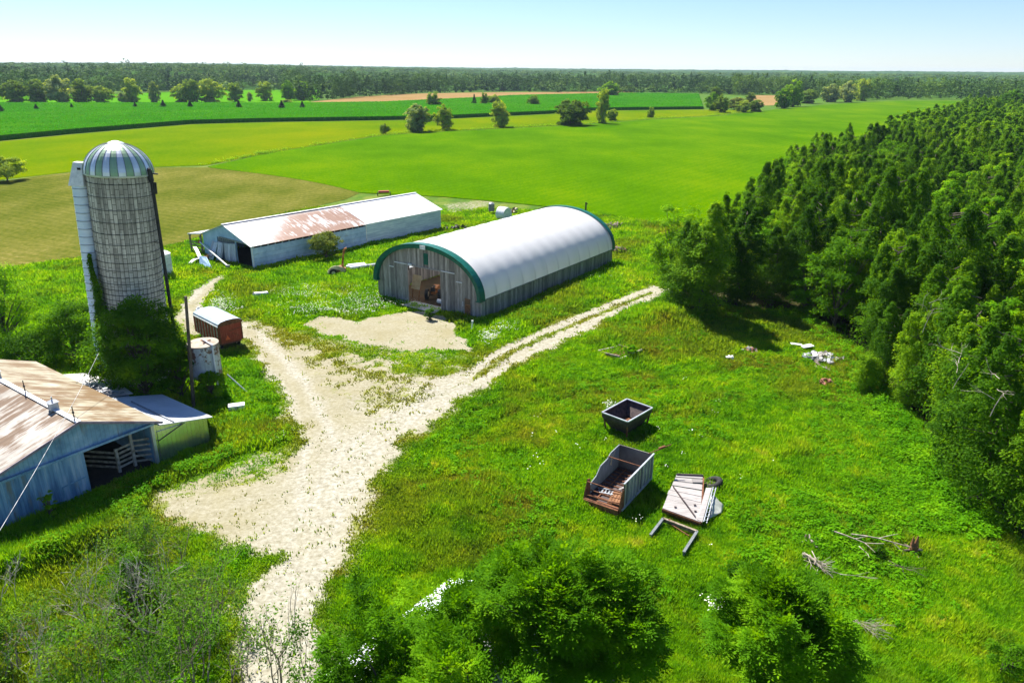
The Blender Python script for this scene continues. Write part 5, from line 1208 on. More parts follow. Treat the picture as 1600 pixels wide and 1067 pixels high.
def fallen(px, h0, n, L, r, lab, name, cat, ang, depth=1, leaf=False, mat='deadwood'):
    rs = np.random.default_rng(int(px[0] * 7 + px[1])); c = at(*px); S, T = [], []
    for k in range(n):
        a = ang + rs.normal(0, .35); p = rs.normal(0, .25 * L * .3, 3) * [1, 1, 0] + [0, 0, h0 * rs.random() + .2]
        grow(rs, p - np.array([math.cos(a), math.sin(a), 0]) * L / 2, (math.cos(a), math.sin(a), .05), L * rs.uniform(.7, 1.1), r * rs.uniform(.6, 1), depth, S, T, 0.0, 2, .35, .06)
    V, F_ = limb_np(S, 5); o = link(name, mesh_np(name, V, F_, 4, [M[mat]])); o.location = (c[0], c[1], 0.05); return props(o, lab, cat)
fallen((1268, 885), .3, 16, 1.15, .035, 'pile of pale fallen branches left of the fallen logs', 'branch_pile', 'branches', -1.1, 1)
fallen((1318, 845), .15, 1, 1.7, .07, 'straight grey log lying left of the curved log', 'fallen_log', 'log', -0.95, 1)
fallen((1356, 845), .2, 1, 2.0, .06, 'curved pale log lying between the straight log and the stump', 'fallen_log', 'log', -0.7, 1)
fallen((1348, 868), .1, 1, .8, .04, 'short pale stick below the two logs', 'fallen_branch', 'branch', -1.2, 1)
fallen((1345, 985), .2, 10, .8, .02, 'dry twiggy branches right of the lower right tree', 'fallen_branch', 'branch', -0.6, 2)
fallen((1325, 905), .1, 1, 1.0, .025, 'thin pale stick in the grass below the logs', 'fallen_branch', 'branch', 0.2, 1)
fallen((1410, 895), .1, 3, 1.3, .025, 'dark thin branches below the stump', 'fallen_branch', 'branch', -0.7, 1, mat='bark')

# ------------------------------------------------------------------ leaves
def leaf_quads(rs, P, N, ln, wd, tint=None, fold=0.0):
    """diamond leaves at P facing N"""
    n = len(P); N = N / (np.linalg.norm(N, axis=1, keepdims=True) + 1e-9)
    t = rs.normal(0, 1, (n, 3)); t -= (t * N).sum(1, keepdims=True) * N; t /= np.linalg.norm(t, axis=1, keepdims=True) + 1e-9; b = np.cross(N, t)
    s = rs.uniform(.65, 1.3, n)[:, None]; L_, W_ = ln * s / 2, wd * s / 2
    V = np.stack([P - t * L_, P + b * W_ - t * L_ * .1, P + t * L_, P - b * W_ - t * L_ * .1], 1).reshape(-1, 3)
    F_ = np.arange(n * 4).reshape(-1, 4); T = np.repeat(rs.random(n) if tint is None else tint, 4); return V, F_, T
def unit(rs, n): v = rs.normal(0, 1, (n, 3)); return v / np.linalg.norm(v, axis=1, keepdims=True)
def cluster_leaves(rs, C, CR, per, ln, wd, out, up=.5, droop=0, ct=None):
    """C cluster centres, CR radii, leaves mostly on each cluster's shell"""
    K = len(C); idx = np.repeat(np.arange(K), per); n = len(idx); d = unit(rs, n); d[:, 2] = np.where(d[:, 2] < -.3, -d[:, 2] * .5, d[:, 2])
    r = CR[idx] * (0.35 + .72 * rs.random(n) ** .6); P = C[idx] + d * r[:, None] * [1, 1, .8]
    if droop: P[:, 2] -= droop * rs.random(n) ** 2
    N = d * .8 + out[idx] * .5 + [0, 0, up] + rs.normal(0, .55, (n, 3)); ct = rs.random(K) if ct is None else ct
    T = np.clip(ct[idx] * .75 + rs.normal(0.12, .22, n), 0, 1); return leaf_quads(rs, P, N, ln, wd, T)
def crown_mesh(name, parts, mat):
    V = np.concatenate([p[0] for p in parts]); off = 0; Fs = []
    for p in parts: Fs.append(p[1] + off); off += len(p[0])
    return mesh_np(name, V, np.concatenate(Fs), 4, [M[mat]], dict(tint=np.concatenate([p[2] for p in parts])))

def cedar_meshes(seed, H=12.0, Rm=2.5, per=72, nb=290, leaf=.25, mat='cedar', prof='cedar'):
    rs = np.random.default_rng(seed); t = np.sort(rs.random(nb) ** .8); th = np.arange(nb) * 2.399 + rs.normal(0, .3, nb)
    if prof == 'cedar': pr = np.clip((1 - t ** 2.4) ** .7 * (.72 + .28 * np.minimum(1, t / .25)), .07, 1)
    else: pr = np.clip((1 - t) * 1.0, .04, 1)
    lob = 1 + .30 * np.sin(th * 3 + seed + t * 5) * np.sin(t * 11 + seed); rr = Rm * pr * lob * rs.uniform(.78, 1.15, nb)
    nl = 1 if prof != 'cedar' else int(rs.integers(3, 6)); la = rs.random() * 6 + np.arange(nl) * 6.28 / nl; lr = (Rm * rs.uniform(.32, .5, nl)) * (nl > 1); lh = rs.uniform(.80, 1.02, nl) if nl > 1 else np.ones(1); lj = rs.integers(0, nl, nb)
    rr = rr * (.70 if nl > 1 else 1); z = H * (.07 + .93 * t) * lh[lj]; sp_ = np.minimum(1, .35 + t)
    C = np.stack([rr * .72 * np.cos(th) + lr[lj] * np.cos(la[lj]) * sp_, rr * .72 * np.sin(th) + lr[lj] * np.sin(la[lj]) * sp_, z], 1); CR = np.clip(rr * .40, .34, .9); out = np.stack([np.cos(th), np.sin(th), .2 + 0 * th], 1)
    lv = cluster_leaves(rs, C, CR, per, leaf, leaf * .42, out, .55, .5 if prof == 'cedar' else .25)
    top = np.array([[lr[q % nl] * np.cos(la[q % nl]), lr[q % nl] * np.sin(la[q % nl]), H * lh[q % nl] * (.95 + .03 * (q // nl))] for q in range(3 * nl)]); lt = cluster_leaves(rs, top, np.full(3 * nl, .42), 40, leaf, leaf * .4, np.tile([0, 0, 1.], (3 * nl, 1)), .3)
    segs = [((0, 0, 0), (.05, .02, H * .3), .2, .15), ((.05, .02, H * .3), (0, 0, H * .62), .15, .03)]
    for k in range(0, nb, 9): segs.append(((0, 0, max(.8, C[k][2] - .4)), tuple(C[k]), .05, .02))
    V, F_ = limb_np(segs, 7)
    return crown_mesh('crown', [lv, lt], mat), mesh_np('trunk', V, F_, 4, [M['bark']], smooth=True)
def broad_meshes(seed, H=9.0, Rm=3.5, nb=90, per=90, leaf=.22, mat='broad', base=.25, shape=1.0, wd=.5, fill=.25, trunk_r=.22, multi=1, low=.75):
    rs = np.random.default_rng(seed); d = unit(rs, nb); d[:, 2] = np.where(d[:, 2] < -low, -d[:, 2], d[:, 2]); d /= np.linalg.norm(d, axis=1, keepdims=True)
    k = rs.uniform(.62, 1.0, nb); k[: int(nb * fill)] *= .6; hh = H * (1 - base) / 2; cz = H * base + hh
    lob = 1 + .22 * np.sin(np.arctan2(d[:, 1], d[:, 0]) * 3 + seed) ; C = np.stack([d[:, 0] * Rm * k * lob, d[:, 1] * Rm * k * lob, cz + d[:, 2] * hh * k * shape], 1)
    CR = rs.uniform(.20, .34, nb) * Rm * .9; lv = cluster_leaves(rs, C, CR, per, leaf, leaf * wd, d, .5)
    segs = []; T = rs.normal(0, .15, (multi, 2))
    for j in range(multi):
        x, y = T[j] * (multi > 1) * 4; segs += [((x * .3, y * .3, 0), (x * .6, y * .6, H * base), trunk_r, trunk_r * .75), ((x * .6, y * .6, H * base), (x, y, cz), trunk_r * .75, trunk_r * .45), ((x, y, cz), (x, y, H * .85), trunk_r * .4, .03)]
    for i in range(0, nb, 4): segs.append(((0, 0, H * base + (C[i][2] - H * base) * .3), tuple(C[i]), trunk_r * .3, .02))
    V, F_ = limb_np(segs, 7)
    return crown_mesh('crown', [lv], mat), mesh_np('trunk', V, F_, 4, [M['bark']], smooth=True)
def put_tree(name, meshes, loc, s=1.0, rz=0.0, lab=None, cat='tree', group=None, sz=None, parts=('crown', 'trunk')):
    t = thing(name, lab, cat, (loc[0], loc[1], loc[2] if len(loc) > 2 else 0.0), rz, group); t.scale = (s, s, sz or s)
    for nm, me in zip(parts, meshes):
        o = bpy.data.objects.new(nm, me); COL.objects.link(o); o.parent = t
    return t

# ---- cedar forest on the right
protos = [cedar_meshes(100 + i, 12, rm) for i, rm in enumerate((2.7, 3.2, 2.5, 3.3, 2.9, 2.6, 3.5))]
leafy = [broad_meshes(200 + i, 10, 2.9, 90, 110, .26, 'broad', 0.0, low=1.0) for i in range(3)]; brightp = [broad_meshes(230 + i, 8.5, 2.3, 80, 110, .24, 'bright', 0.0, low=1.0) for i in range(2)]
def vis(x, y, z):
    q = np.array([x, y, z - CAMH]); d = q @ FW
    return (800 + FPX * (q @ RT) / d, 533.5 - FPX * (q @ UP) / d) if d > 1 else (9e9, 9e9)
rs = np.random.default_rng(77); cand = []
edge = FOREST[:11]
def try_add(x, y, sp):
    for a, b, s_ in cand:
        if (a - x) ** 2 + (b - y) ** 2 < (min(sp, s_)) ** 2: return
    cand.append((x, y, sp))
fixed = [(1092, 497, 1.03, 0, 'tallest dark cedar at the left corner of the forest, beside the track'), (1150, 480, .92, 2, 'cedar right behind the corner cedar, half in its shade'), (1068, 486, .85, 3, 'cedar leaning on the left side of the corner cedar'),
         (1258, 492, .80, -1, 'rounded fresh green tree standing out at the forest edge behind the grass bay'), (1310, 500, .95, 1, 'cedar on the right side of the dark gap behind the grass bay'), (1205, 478, .78, 4, 'shorter cedar on the left side of the dark gap behind the grass bay')]
for px, py, s, k, lab in fixed:
    c = at(px, py); cand.append((c[0], c[1], 3.2))
    put_tree('cedar_tree' if k >= 0 else 'leafy_tree', protos[k] if k >= 0 else brightp[0], (c[0], c[1], -.1), s * 1.28, rs.random() * 6, lab, 'tree', sz=s)
nfix = len(cand); tries = 0
while tries < 60000:
    tries += 1
    y = 24 + 480 * rs.random() ** 1.9; x = 14 + rs.random() * (0.9 * y + 30)
    D = math.hypot(x, y); sp = 3.5 + .010 * max(0, D - 60)
    if D > 200: sp = 5.0 + .01 * (D - 200)
    if sdist(FOREST, np.array([x]), np.array([y]))[0] < 0.9: continue
    u, v = vis(x, y, 11.0)
    if u < 900 or u > 1760 or v > 1250: continue
    try_add(x, y, sp)
trees = sorted(cand[nfix:], key=lambda c: math.hypot(c[0], c[1])); ind = trees[:280]; rest = trees[280:]
print('forest trees', len(trees))
ORD = 'first second third fourth fifth sixth seventh eighth ninth tenth eleventh twelfth thirteenth fourteenth fifteenth sixteenth seventeenth eighteenth nineteenth twentieth'.split(); nfr = 0
for i, (x, y, _) in enumerate(ind):
    h = noise(x, y, 14, 3); r_ = rs.random(); D = math.hypot(x, y); sd_ = sdist(FOREST, np.array([x]), np.array([y]))[0]
    s = rs.uniform(.80, 1.10) * (.86 + .3 * h)
    if sd_ < 3 and y < 70: s *= .85
    zone = 'nearest part of the stand, low on the right' if y < 72 else ('middle part of the stand' if y < 120 else 'far part of the stand, up towards the horizon')
    kind = 'cedar' if r_ < .78 else ('mid green broadleaf tree' if r_ < .92 else 'fresh green broadleaf tree')
    front = sd_ < 3.0 and y < 76 and x > 20 and nfr < 20
    lab = (f'{kind} of the front row by the meadow, {ORD[nfr]} from the bottom right' if front else f'{kind} in the {zone}'); nfr += front; grp = None if front else f'{kind}s of the {zone}'
    if kind == 'cedar': put_tree('cedar_tree', protos[rs.integers(len(protos))], (x, y, -.1), s, rs.random() * 6.28, lab, 'tree', grp, sz=s * rs.uniform(.85, 1.12))
    elif r_ < .92: put_tree('leafy_tree', leafy[rs.integers(3)], (x, y, -.1), s * rs.uniform(.9, 1.2), rs.random() * 6.28, lab, 'tree', grp)
    else: put_tree('leafy_tree', brightp[rs.integers(2)], (x, y, -.1), s * rs.uniform(1.0, 1.35), rs.random() * 6.28, lab, 'tree', grp)
# bare silver twigs sticking out of the stand
for i in range(10):
    pass
# small shrub alone at the stand's foot
c = at(1350, 612); put_tree('cedar_shrub', cedar_meshes(140, 3.2, 1.3, 60, 90, .2), c, 1, 0, 'small round cedar shrub at the foot of the stand, right of the bricks', 'shrub')

# ---- trees about the yard
def tr(name, px, H, Rm, lab, mat, cat='tree', seed=None, nb=90, per=80, leaf=.2, base=.1, wd=.5, shape=1.0, fill=.25, multi=1, group=None, **k):
    seed = seed or int(px[0] * 3 + px[1]); m_ = broad_meshes(seed, H, Rm, nb, per, leaf, mat, base, shape, wd, fill, multi=multi, **k); c = at(*px)
    return put_tree(name, m_, c, 1, 0, lab, cat, group)
tr('leafy_bush', (212, 950), 3.6, 1.25, 'dense leafy bush at the top of the scrub below the barn', 'broad', 'bush', base=.0, nb=60, per=90, leaf=.12)
tr('leafy_tree', (14, 545), 8.0, 3.3, 'slender fresh green tree at the left edge above the barn roof', 'bright', base=.02, nb=150, per=90)
tr('leafy_bush', (118, 562), 5.4, 3.1, 'dark bush standing left of the silo chute', 'broad', 'bush', base=.0, nb=130, per=110)
tr('leafy_bush', (58, 572), 3.3, 2.9, 'low bright bush over the far corner of the rusty roof', 'broad', 'bush', base=.0, nb=110, per=90)
tr('leafy_bush', (158, 575), 3.0, 2.0, 'small dark bush between the silo chute and the barn roof', 'vine', 'bush', base=.02, nb=60)
tr('vine_mass', (232, 628), 8.2, 3.7, 'huge dark green ivy mound swallowing the foot of the silo', 'vine', 'ivy', nb=190, per=150, leaf=.2, base=.02, wd=.7, fill=.2)
tr('leafy_shrub', (285, 625), 4.4, 1.5, 'narrow dark shrub between the ivy mound and the weathered pole', 'vine', 'shrub', nb=60, base=.02)
tr('leafy_shrub', (333, 628), 2.6, 1.3, 'small dark shrub around the legs of the feed bin', 'broad', 'shrub', nb=50, base=.02)
tr('shed_bush', (510, 404), 3.6, 2.3, 'round olive green bush against the long wall of the shed', 'olive', 'bush', nb=90, base=.05, leaf=.22)
tr('field_bush', (12, 283), 5.2, 4.0, 'dark round bush by the pale field at the left edge', 'field_tree', 'bush', nb=80, per=60, leaf=.5, base=.03)
tr('leafy_shrub', (1152, 905), .95, .62, 'small dark shrub in the grass above the lower right tree', 'vine', 'shrub', nb=40, per=50, leaf=.12, base=.02)
tr('leafy_shrub', (1568, 1050), 1.6, 1.1, 'dark shrub in the bottom right corner', 'broad', 'shrub', nb=40, per=70, leaf=.12, base=.02)
tr('leafy_shrub', (1372, 868), .7, .5, 'tiny dark shrub between the logs and the stump', 'vine', 'shrub', nb=24, per=40, leaf=.1, base=.02)
tr('barn_sapling', (82, 812), 1.9, .6, 'little dark sapling against the left barn doors', 'broad', 'sapling', nb=24, per=40, leaf=.12, base=.05)
tr('leafy_shrub', (985, 556), 1.1, .7, 'leafy weed shrub growing in the low timber frame', 'weed', 'shrub', nb=24, per=50, leaf=.14, base=.02)
tr('leafy_shrub', (1045, 505), 1.4, 1.2, 'dark weed shrub on the grassy mound near the track', 'vine', 'shrub', nb=24, per=50, leaf=.14, base=.02)
tr('leafy_shrub', (672, 488 + 12), 1.3, .7, 'dark weed clump right of the arched barn doorway', 'vine', 'shrub', nb=24, per=50, leaf=.14, base=.02)
# vine climbing the left side of the silo
def climber():
    rs_ = np.random.default_rng(5); n = 5200; z = 3 + 8.2 * rs_.random(n) ** 1.2; a = math.radians(228) + rs_.normal(0, .10, n) * (1 + (8 - z) * .12) + .12 * np.sin(z)
    r = 2.6 + np.abs(rs_.normal(0, .16, n)) * (1.9 - z / 8); P = np.stack([SILO[0] + r * np.cos(a) + .04 * z, SILO[1] + r * np.sin(a), z], 1); N = np.stack([np.cos(a), np.sin(a), .4 + 0 * a], 1) + rs_.normal(0, .4, (n, 3))
    V, F_, T = leaf_quads(rs_, P, N, .2, .14); o = link('climbing_vine', mesh_np('climbing_vine', V, F_, 4, [M['vine']], dict(tint=T))); props(o, 'narrow vine climbing the silo between chute and ivy mound', 'vine')
climber()

# ---- field trees: (px, py base, height px, width px, mesh kind, label)
FT = [(652, 206, 40, 42, 'g', 'grey green round tree, left of the pair on the field margin'), (693, 203, 36, 29, 'd', 'darker oval tree, right of the pair on the field margin'), (782, 199, 38, 30, 'o', 'loose upright tree with thin crown, third along the field margin'),
      (892, 196, 40, 50, 'o', 'wide willow like tree on the field margin left of the poplar'), (940, 193, 50, 22, 'o', 'tall narrow poplar on the field margin'), (957, 189, 18, 16, 'o', 'low bush at the right foot of the poplar'), (1017, 184, 15, 12, 'd', 'little round tree alone on the field margin'),
      (601, 209, 15, 16, 'd', 'low round bush at the left end of the field margin trees'), (677, 168, 22, 24, 'd', 'dark rounded tree among the corn above the pair'), (741, 166, 17, 9, 's', 'small conical spruce among the corn'), (757, 166, 19, 14, 'd', 'left of the two purplish trees in the corn'), (772, 165, 16, 19, 'd', 'right of the two purplish trees in the corn'),
      (834, 167, 16, 20, 'd', 'lone bush in the corn right of the purplish trees'), (952, 152, 22, 30, 'b', 'broad bright crowned tree at the grain field edge behind the poplar'), (208, 160, 34, 27, 'd', 'dark round tree on the far hedge, left'), (192, 161, 15, 14, 'g', 'low grey bush at the left end of the far hedge'),
      (242, 161, 30, 17, 'g', 'pale upright tree on the far hedge'), (285, 160, 28, 26, 'o', 'grey green tree at the left of the hedge clump'), (303, 161, 34, 30, 'o', 'middle crown of the hedge clump'), (330, 160, 36, 36, 'o', 'largest crown at the right of the hedge clump'), (367, 159, 27, 22, 'o', 'rounded tree just right of the hedge clump'),
      (391, 159, 14, 9, 'g', 'thin young tree on the far hedge'), (416, 158, 28, 24, 'o', 'leaning dark tree left of the wood corner'), (452, 158, 29, 20, 'b', 'bright tree at the wood corner'), (475, 156, 26, 24, 'b', 'bright crown joining the wood corner'), (449, 163, 7, 18, 'd', 'low dark bush in front of the wood corner'),
      (1112, 173, 26, 22, 'b', 'left crown of the island of trees'), (1126, 176, 25, 24, 'd', 'dark crown in the island of trees'), (1118, 160, 22, 20, 'o', 'tall back crown of the island of trees'), (1150, 172, 18, 26, 'y', 'yellow green bush in the middle of the island'), (1160, 176, 18, 24, 'o', 'rounded bush right of the yellow one in the island'),
      (1180, 175, 19, 22, 'o', 'right hand bush of the island'), (1172, 160, 14, 16, 'd', 'small dark tree behind the island'), (1222, 170, 28, 22, 'b', 'left tree of the clump where the grain shows through'), (1238, 167, 38, 30, 'b', 'tall bright tree of the clump right of the island'), (1262, 162, 22, 28, 'o', 'lower crown to the right of the tall bright tree'),
      (1298, 160, 26, 26, 'g', 'greyish crown at the near end of the far wood'), (1322, 160, 30, 26, 'g', 'tall greyish crown near the end of the far wood'), (1345, 158, 32, 24, 'o', 'dark crown leading into the far wood'),
      (1575, 185, 40, 44, 'b', 'big crown at the far tip of the cedar stand'), (1548, 178, 24, 26, 'b', 'smaller crown at the far tip of the cedar stand'),
      (95, 162, 40, 40, 'g', 'broad grey tree behind the corn near the left edge'), (60, 162, 34, 34, 'd', 'dark tree behind the corn near the left edge'), (25, 162, 36, 36, 'o', 'olive tree behind the corn at the left edge'), (130, 161, 34, 34, 'd', 'dark broad tree left of the far hedge'), (160, 161, 26, 30, 'o', 'lower tree left of the far hedge')]
KM = {'g': 'grey_leaf', 'd': 'field_tree', 'o': 'field_tree', 'b': 'broad', 'y': 'olive', 's': 'spruce'}
FB = {k: [broad_meshes(300 + 7 * i + ord(k), 10, 5, 110, 55, .8, KM[k], -.14, 1.0, .6, .3, .3, low=1.0) for i in range(2)] for k in KM if k != 's'}
SPR = [cedar_meshes(400 + i, 10, 3.4, 30, 110, .8, 'spruce', 'cone') for i in range(2)]
def px_tree(px, py, hp, wp, k, lab, group=None, i=0):
    c = at(px, py); q = c - np.array([0, 0, CAMH]); d = q @ FW; H = hp * d / FPX * 1.04; Wd = wp * d / FPX
    me = (SPR if k == 's' else FB[k])[i % 2]; base = 3.4 * 2 if k == 's' else 11.5
    t = put_tree('spruce_tree' if k == 's' else 'field_tree', me, c, Wd / base * 1.15, (i * 1.7) % 6.28, lab, 'tree', group, sz=H / 10.3); return t
for i, (px, py, hp, wp, k, lab) in enumerate(FT): px_tree(px, py, hp, wp, k, lab, i=i)
for i, (px, py, hp) in enumerate([(58, 176, 10), (113, 173, 8), (212, 172, 9), (256, 172, 12), (298, 172, 11), (374, 173, 12), (441, 174, 13), (473, 173, 11), (2, 180, 14)]):
    px_tree(px, py, hp + 2, (hp + 2) * .95, 's', ['small spruce in the corn, second from the left edge', 'tiny spruce in the corn, third from the left edge', 'thin small spruce in the corn, under the dark hedge tree', 'spruce in the corn under the pale hedge tree', 'spruce in the corn under the hedge clump', 'spruce in the corn right of the hedge clump', 'largest spruce in the corn, with a wide skirt', 'last spruce on the right of the row in the corn', 'spruce in the corn cut by the left edge'][i], 'spruces in a row in the corn', i)

# ---- far woods: hundreds of crowns that read as one mass
def woods(name, base_px, depth, rows, Hm, seed, mat, lift=0.0, dens=1.0, per=9, cl=26, leaf=1.5, dark=0):
    rs_ = np.random.default_rng(seed); P = poly(base_px); seg = np.hypot(*np.diff(P, axis=0).T); cum = np.r_[0, np.cumsum(seg)]; out = []
    C = []; CR = []; O = []; ct = []
    for r in range(rows):
        s = 0.0; sp = 8.5 * (1 + r * .15) / dens
        while s < cum[-1]:
            k = np.searchsorted(cum, s, 'right') - 1; k = min(k, len(seg) - 1); u = (s - cum[k]) / seg[k]; p = P[k] + (P[k + 1] - P[k]) * u
            v = p / np.linalg.norm(p); q = p + v * (r * depth / rows + rs_.uniform(-3, 3)); H = Hm * rs_.uniform(.65, 1.18) * (1 + .5 * (noise(q[0], q[1], 45, seed) - .5)); z0 = lift * sstep(0, depth, r * depth / rows)
            w_ = H * rs_.uniform(.30, .42); con = rs_.random() < .22; n = cl if r < 3 else cl // 2; tt = rs_.random()
            d = unit(rs_, n); d[:, 2] = d[:, 2] if r < 2 else np.abs(d[:, 2])
            if con: t_ = rs_.random(n); a = rs_.random(n) * 6.28; X_ = np.stack([w_ * .7 * (1 - t_) * np.cos(a), w_ * .7 * (1 - t_) * np.sin(a), H * (.1 + 1.0 * t_)], 1); rad = w_ * .35 * (1.15 - t_)
            else: X_ = np.stack([d[:, 0] * w_ * .8, d[:, 1] * w_ * .8, H * .50 + d[:, 2] * H * .46], 1); rad = w_ * rs_.uniform(.3, .5, n)
            C.append(X_ + [q[0], q[1], z0]); CR.append(rad); O.append(d); ct.append(np.full(n, tt) * (.25 if con else 1)); s += sp * rs_.uniform(.6, 1.3)
    C = np.concatenate(C); CR = np.concatenate(CR); O = np.concatenate(O); ct = np.concatenate(ct)
    lv = cluster_leaves(rs_, C, CR, per, leaf, leaf * .75, O, .4, ct=ct); o = link(name, crown_mesh(name, [lv], mat)); return props(o, kind='stuff')
woods('far_woods', [(-260, 163), (-60, 158), (60, 152), (187, 147), (300, 143), (400, 139.5), (480, 138.5)], 330, 9, 17, 3, 'woodmix', lift=12)
woods('far_woods', [(440, 139), (470, 158), (520, 155.5), (560, 152), (600, 150), (640, 147), (700, 145), (760, 144), (860, 143.5), (1000, 143.8), (1100, 147), (1181, 149)], 300, 8, 16.5, 4, 'woodmix', lift=2)
woods('far_woods', [(1150, 149), (1230, 149), (1280, 153), (1320, 156.5), (1390, 155), (1450, 155.5), (1537, 157.5), (1640, 160), (1760, 163)], 260, 8, 16.5, 6, 'woodmix', lift=0)
# farther trees of the cedar stand
def stand_rest():
    rs_ = np.random.default_rng(9); C = []; CR = []; O = []; ct = []
    for x, y, _ in rest:
        n = 34; t = rs_.random(n) ** .8; a = rs_.random(n) * 6.28; H = rs_.uniform(10, 13.5); Rm = rs_.uniform(2.4, 3.4); r = Rm * (1 - t) ** .55
        C.append(np.stack([x + r * .7 * np.cos(a), y + r * .7 * np.sin(a), H * (.25 + .72 * t)], 1)); CR.append(np.clip(r * .5, .5, 1.4)); O.append(np.stack([np.cos(a), np.sin(a), .3 + 0 * a], 1)); ct.append(np.full(n, rs_.random()))
    lv = cluster_leaves(rs_, np.concatenate(C), np.concatenate(CR), 26, .75, .4, np.concatenate(O), .5, ct=np.concatenate(ct)); props(link('far_cedar_stand', crown_mesh('far_cedar_stand', [lv], 'cedar')), kind='stuff')
if rest: stand_rest()

# ---- wooded hills on the horizon
def hills():
    th = np.linspace(-0.95, 0.95, 420); D = np.geomspace(930, 8500, 120); T, DD = np.meshgrid(th, D); X_ = DD * np.sin(T); Y_ = DD * np.cos(T)
    base = 5 + 8 * sstep(1000, 2500, DD) + 14 * np.exp(-(((T + .42) / .28) ** 2)) * sstep(900, 1500, DD) + 14 * sstep(2500, 5000, DD) * (.35 + .8 * fbm(X_, Y_, 1500, 5))
    Z_ = base + (fbm(X_, Y_, 160, 13, 2) - .5) * 9 + (fbm(X_, Y_, 28, 9, 4) - .5) * 9 + (noise(X_, Y_, 9, 19) - .5) * 5; Z_[0, :] = -1
    n = len(th); I_, J_ = np.meshgrid(np.arange(n - 1), np.arange(len(D) - 1)); b = (J_ * n + I_).ravel()
    me = mesh_np('hills', np.stack([X_.ravel(), Y_.ravel(), Z_.ravel()], 1), np.stack([b, b + n, b + n + 1, b + 1], 1), 4, [M['hill']], smooth=True); props(link('hills', me), kind='structure')
hills()

def canopy():
    rs_ = np.random.default_rng(66); n = 5200; D = 880 * (3600 / 880) ** (rs_.random(n) ** .8); T = rs_.uniform(-.66, .66, n); x, y = D * np.sin(T), D * np.cos(T); m = 9
    z = 5 + (fbm(x, y, 160, 13, 2) - .5) * 9 + 8 * sstep(1000, 2500, D) + 14 * np.exp(-(((T + .42) / .28) ** 2)) * sstep(900, 1500, D); sc = 1 + D / 2600
    d = unit(rs_, n * m); d[:, 2] = np.abs(d[:, 2]); i = np.repeat(np.arange(n), m); C = np.stack([x[i] + d[:, 0] * 4.5 * sc[i], y[i] + d[:, 1] * 4.5 * sc[i], z[i] - 2 + d[:, 2] * 5.5 * rs_.uniform(.7, 1.2, n)[i]], 1)
    lv = cluster_leaves(rs_, C, 2.4 * sc[i], 6, 3.0, 2.3, d, .5, ct=np.clip(rs_.random(n)[i] + rs_.normal(0, .1, n * m), 0, 1)); props(link('distant_canopy', crown_mesh('distant_canopy', [lv], 'woodmix')), kind='stuff')
canopy()

# ---- corn
def corn():
    mb = MB(); rs_ = np.random.default_rng(31); P = wobble(CORN, .5, 12); from mathutils.geometry import tessellate_polygon
    tri = tessellate_polygon([[Vector((x, y, 0)) for x, y in P]]); z = 1.9
    V = [np.array([(x, y, z) for x, y in P]), ]; 
    N = 150000; bb = P.min(0), P.max(0); X_ = rs_.uniform(bb[0][0], bb[1][0], N); Y_ = bb[0][1] + (bb[1][1] - bb[0][1]) * rs_.random(N) ** 1.3; k = sdist(CORN, X_, Y_) > .1; X_, Y_ = X_[k], Y_[k]
    E = []
    for a, b in zip(P, np.roll(P, -1, axis=0)):
        L = np.hypot(*(b - a)); m_ = int(L * 5); u = rs_.random(m_); E.append(np.column_stack([a + (b - a) * u[:, None] + rs_.normal(0, .15, (m_, 2)), 2.0 * rs_.random(m_)]))
    E = np.concatenate(E); PP = np.concatenate([np.column_stack([X_, Y_, 1.9 + .35 * rs_.random(len(X_))]), E]); Nn = rs_.normal(0, .6, (len(PP), 3)) + [0, 0, .9]
    Vq, Fq, Tq = leaf_quads(rs_, PP, Nn, .8, .3); o1 = sheet('corn_field', P, 1.9, M['corn'], kind='stuff')
    o2 = link('corn_rows', mesh_np('corn_rows', Vq, Fq, 4, [M['corn_leaf']], dict(tint=Tq))); props(o2, kind='stuff')
M['corn_leaf'] = foliage('corn_blades', (0.015, 0.16, 0.001), (0.03, 0.23, 0.001), (0.06, 0.29, 0.003), 0.35, 0.05, 0.0)
corn()

# ------------------------------------------------------------------ foreground: ash trees, bare shrubs, white roofed garage
def pinnate(rs_, P, D, nl=7, ln=.19, wd=.07, step=.10):
    n = len(P); D = D / np.linalg.norm(D, axis=1, keepdims=True); S = np.cross(D, np.tile([0, 0, 1.], (n, 1))); S /= np.linalg.norm(S, axis=1, keepdims=True) + 1e-6; Nn = np.cross(S, D); Vs = []; Ts = []; t0 = rs_.random(n)
    for k in range(nl):
        s = 0 if k == nl - 1 else (1 if k % 2 else -1); c = P + D * (step * (k // 2 + 1)) - [0, 0, .012] * (np.full((n, 1), k)) ; dr = D * (.45 if s else 1) + S * s * .9 + [0, 0, -.12]; dr /= np.linalg.norm(dr, axis=1, keepdims=True)
        w_ = np.cross(dr, Nn + rs_.normal(0, .25, (n, 3))); w_ /= np.linalg.norm(w_, axis=1, keepdims=True); L_ = ln * rs_.uniform(.75, 1.15, n)[:, None]
        Vs.append(np.stack([c, c + dr * L_ * .5 + w_ * wd / 2, c + dr * L_, c + dr * L_ * .5 - w_ * wd / 2], 1)); Ts.append(np.clip(t0 + rs_.normal(0, .12, n), 0, 1))
    V = np.stack(Vs, 1).reshape(-1, 3); return V, np.arange(len(V)).reshape(-1, 4), np.repeat(np.stack(Ts, 1).ravel(), 4)
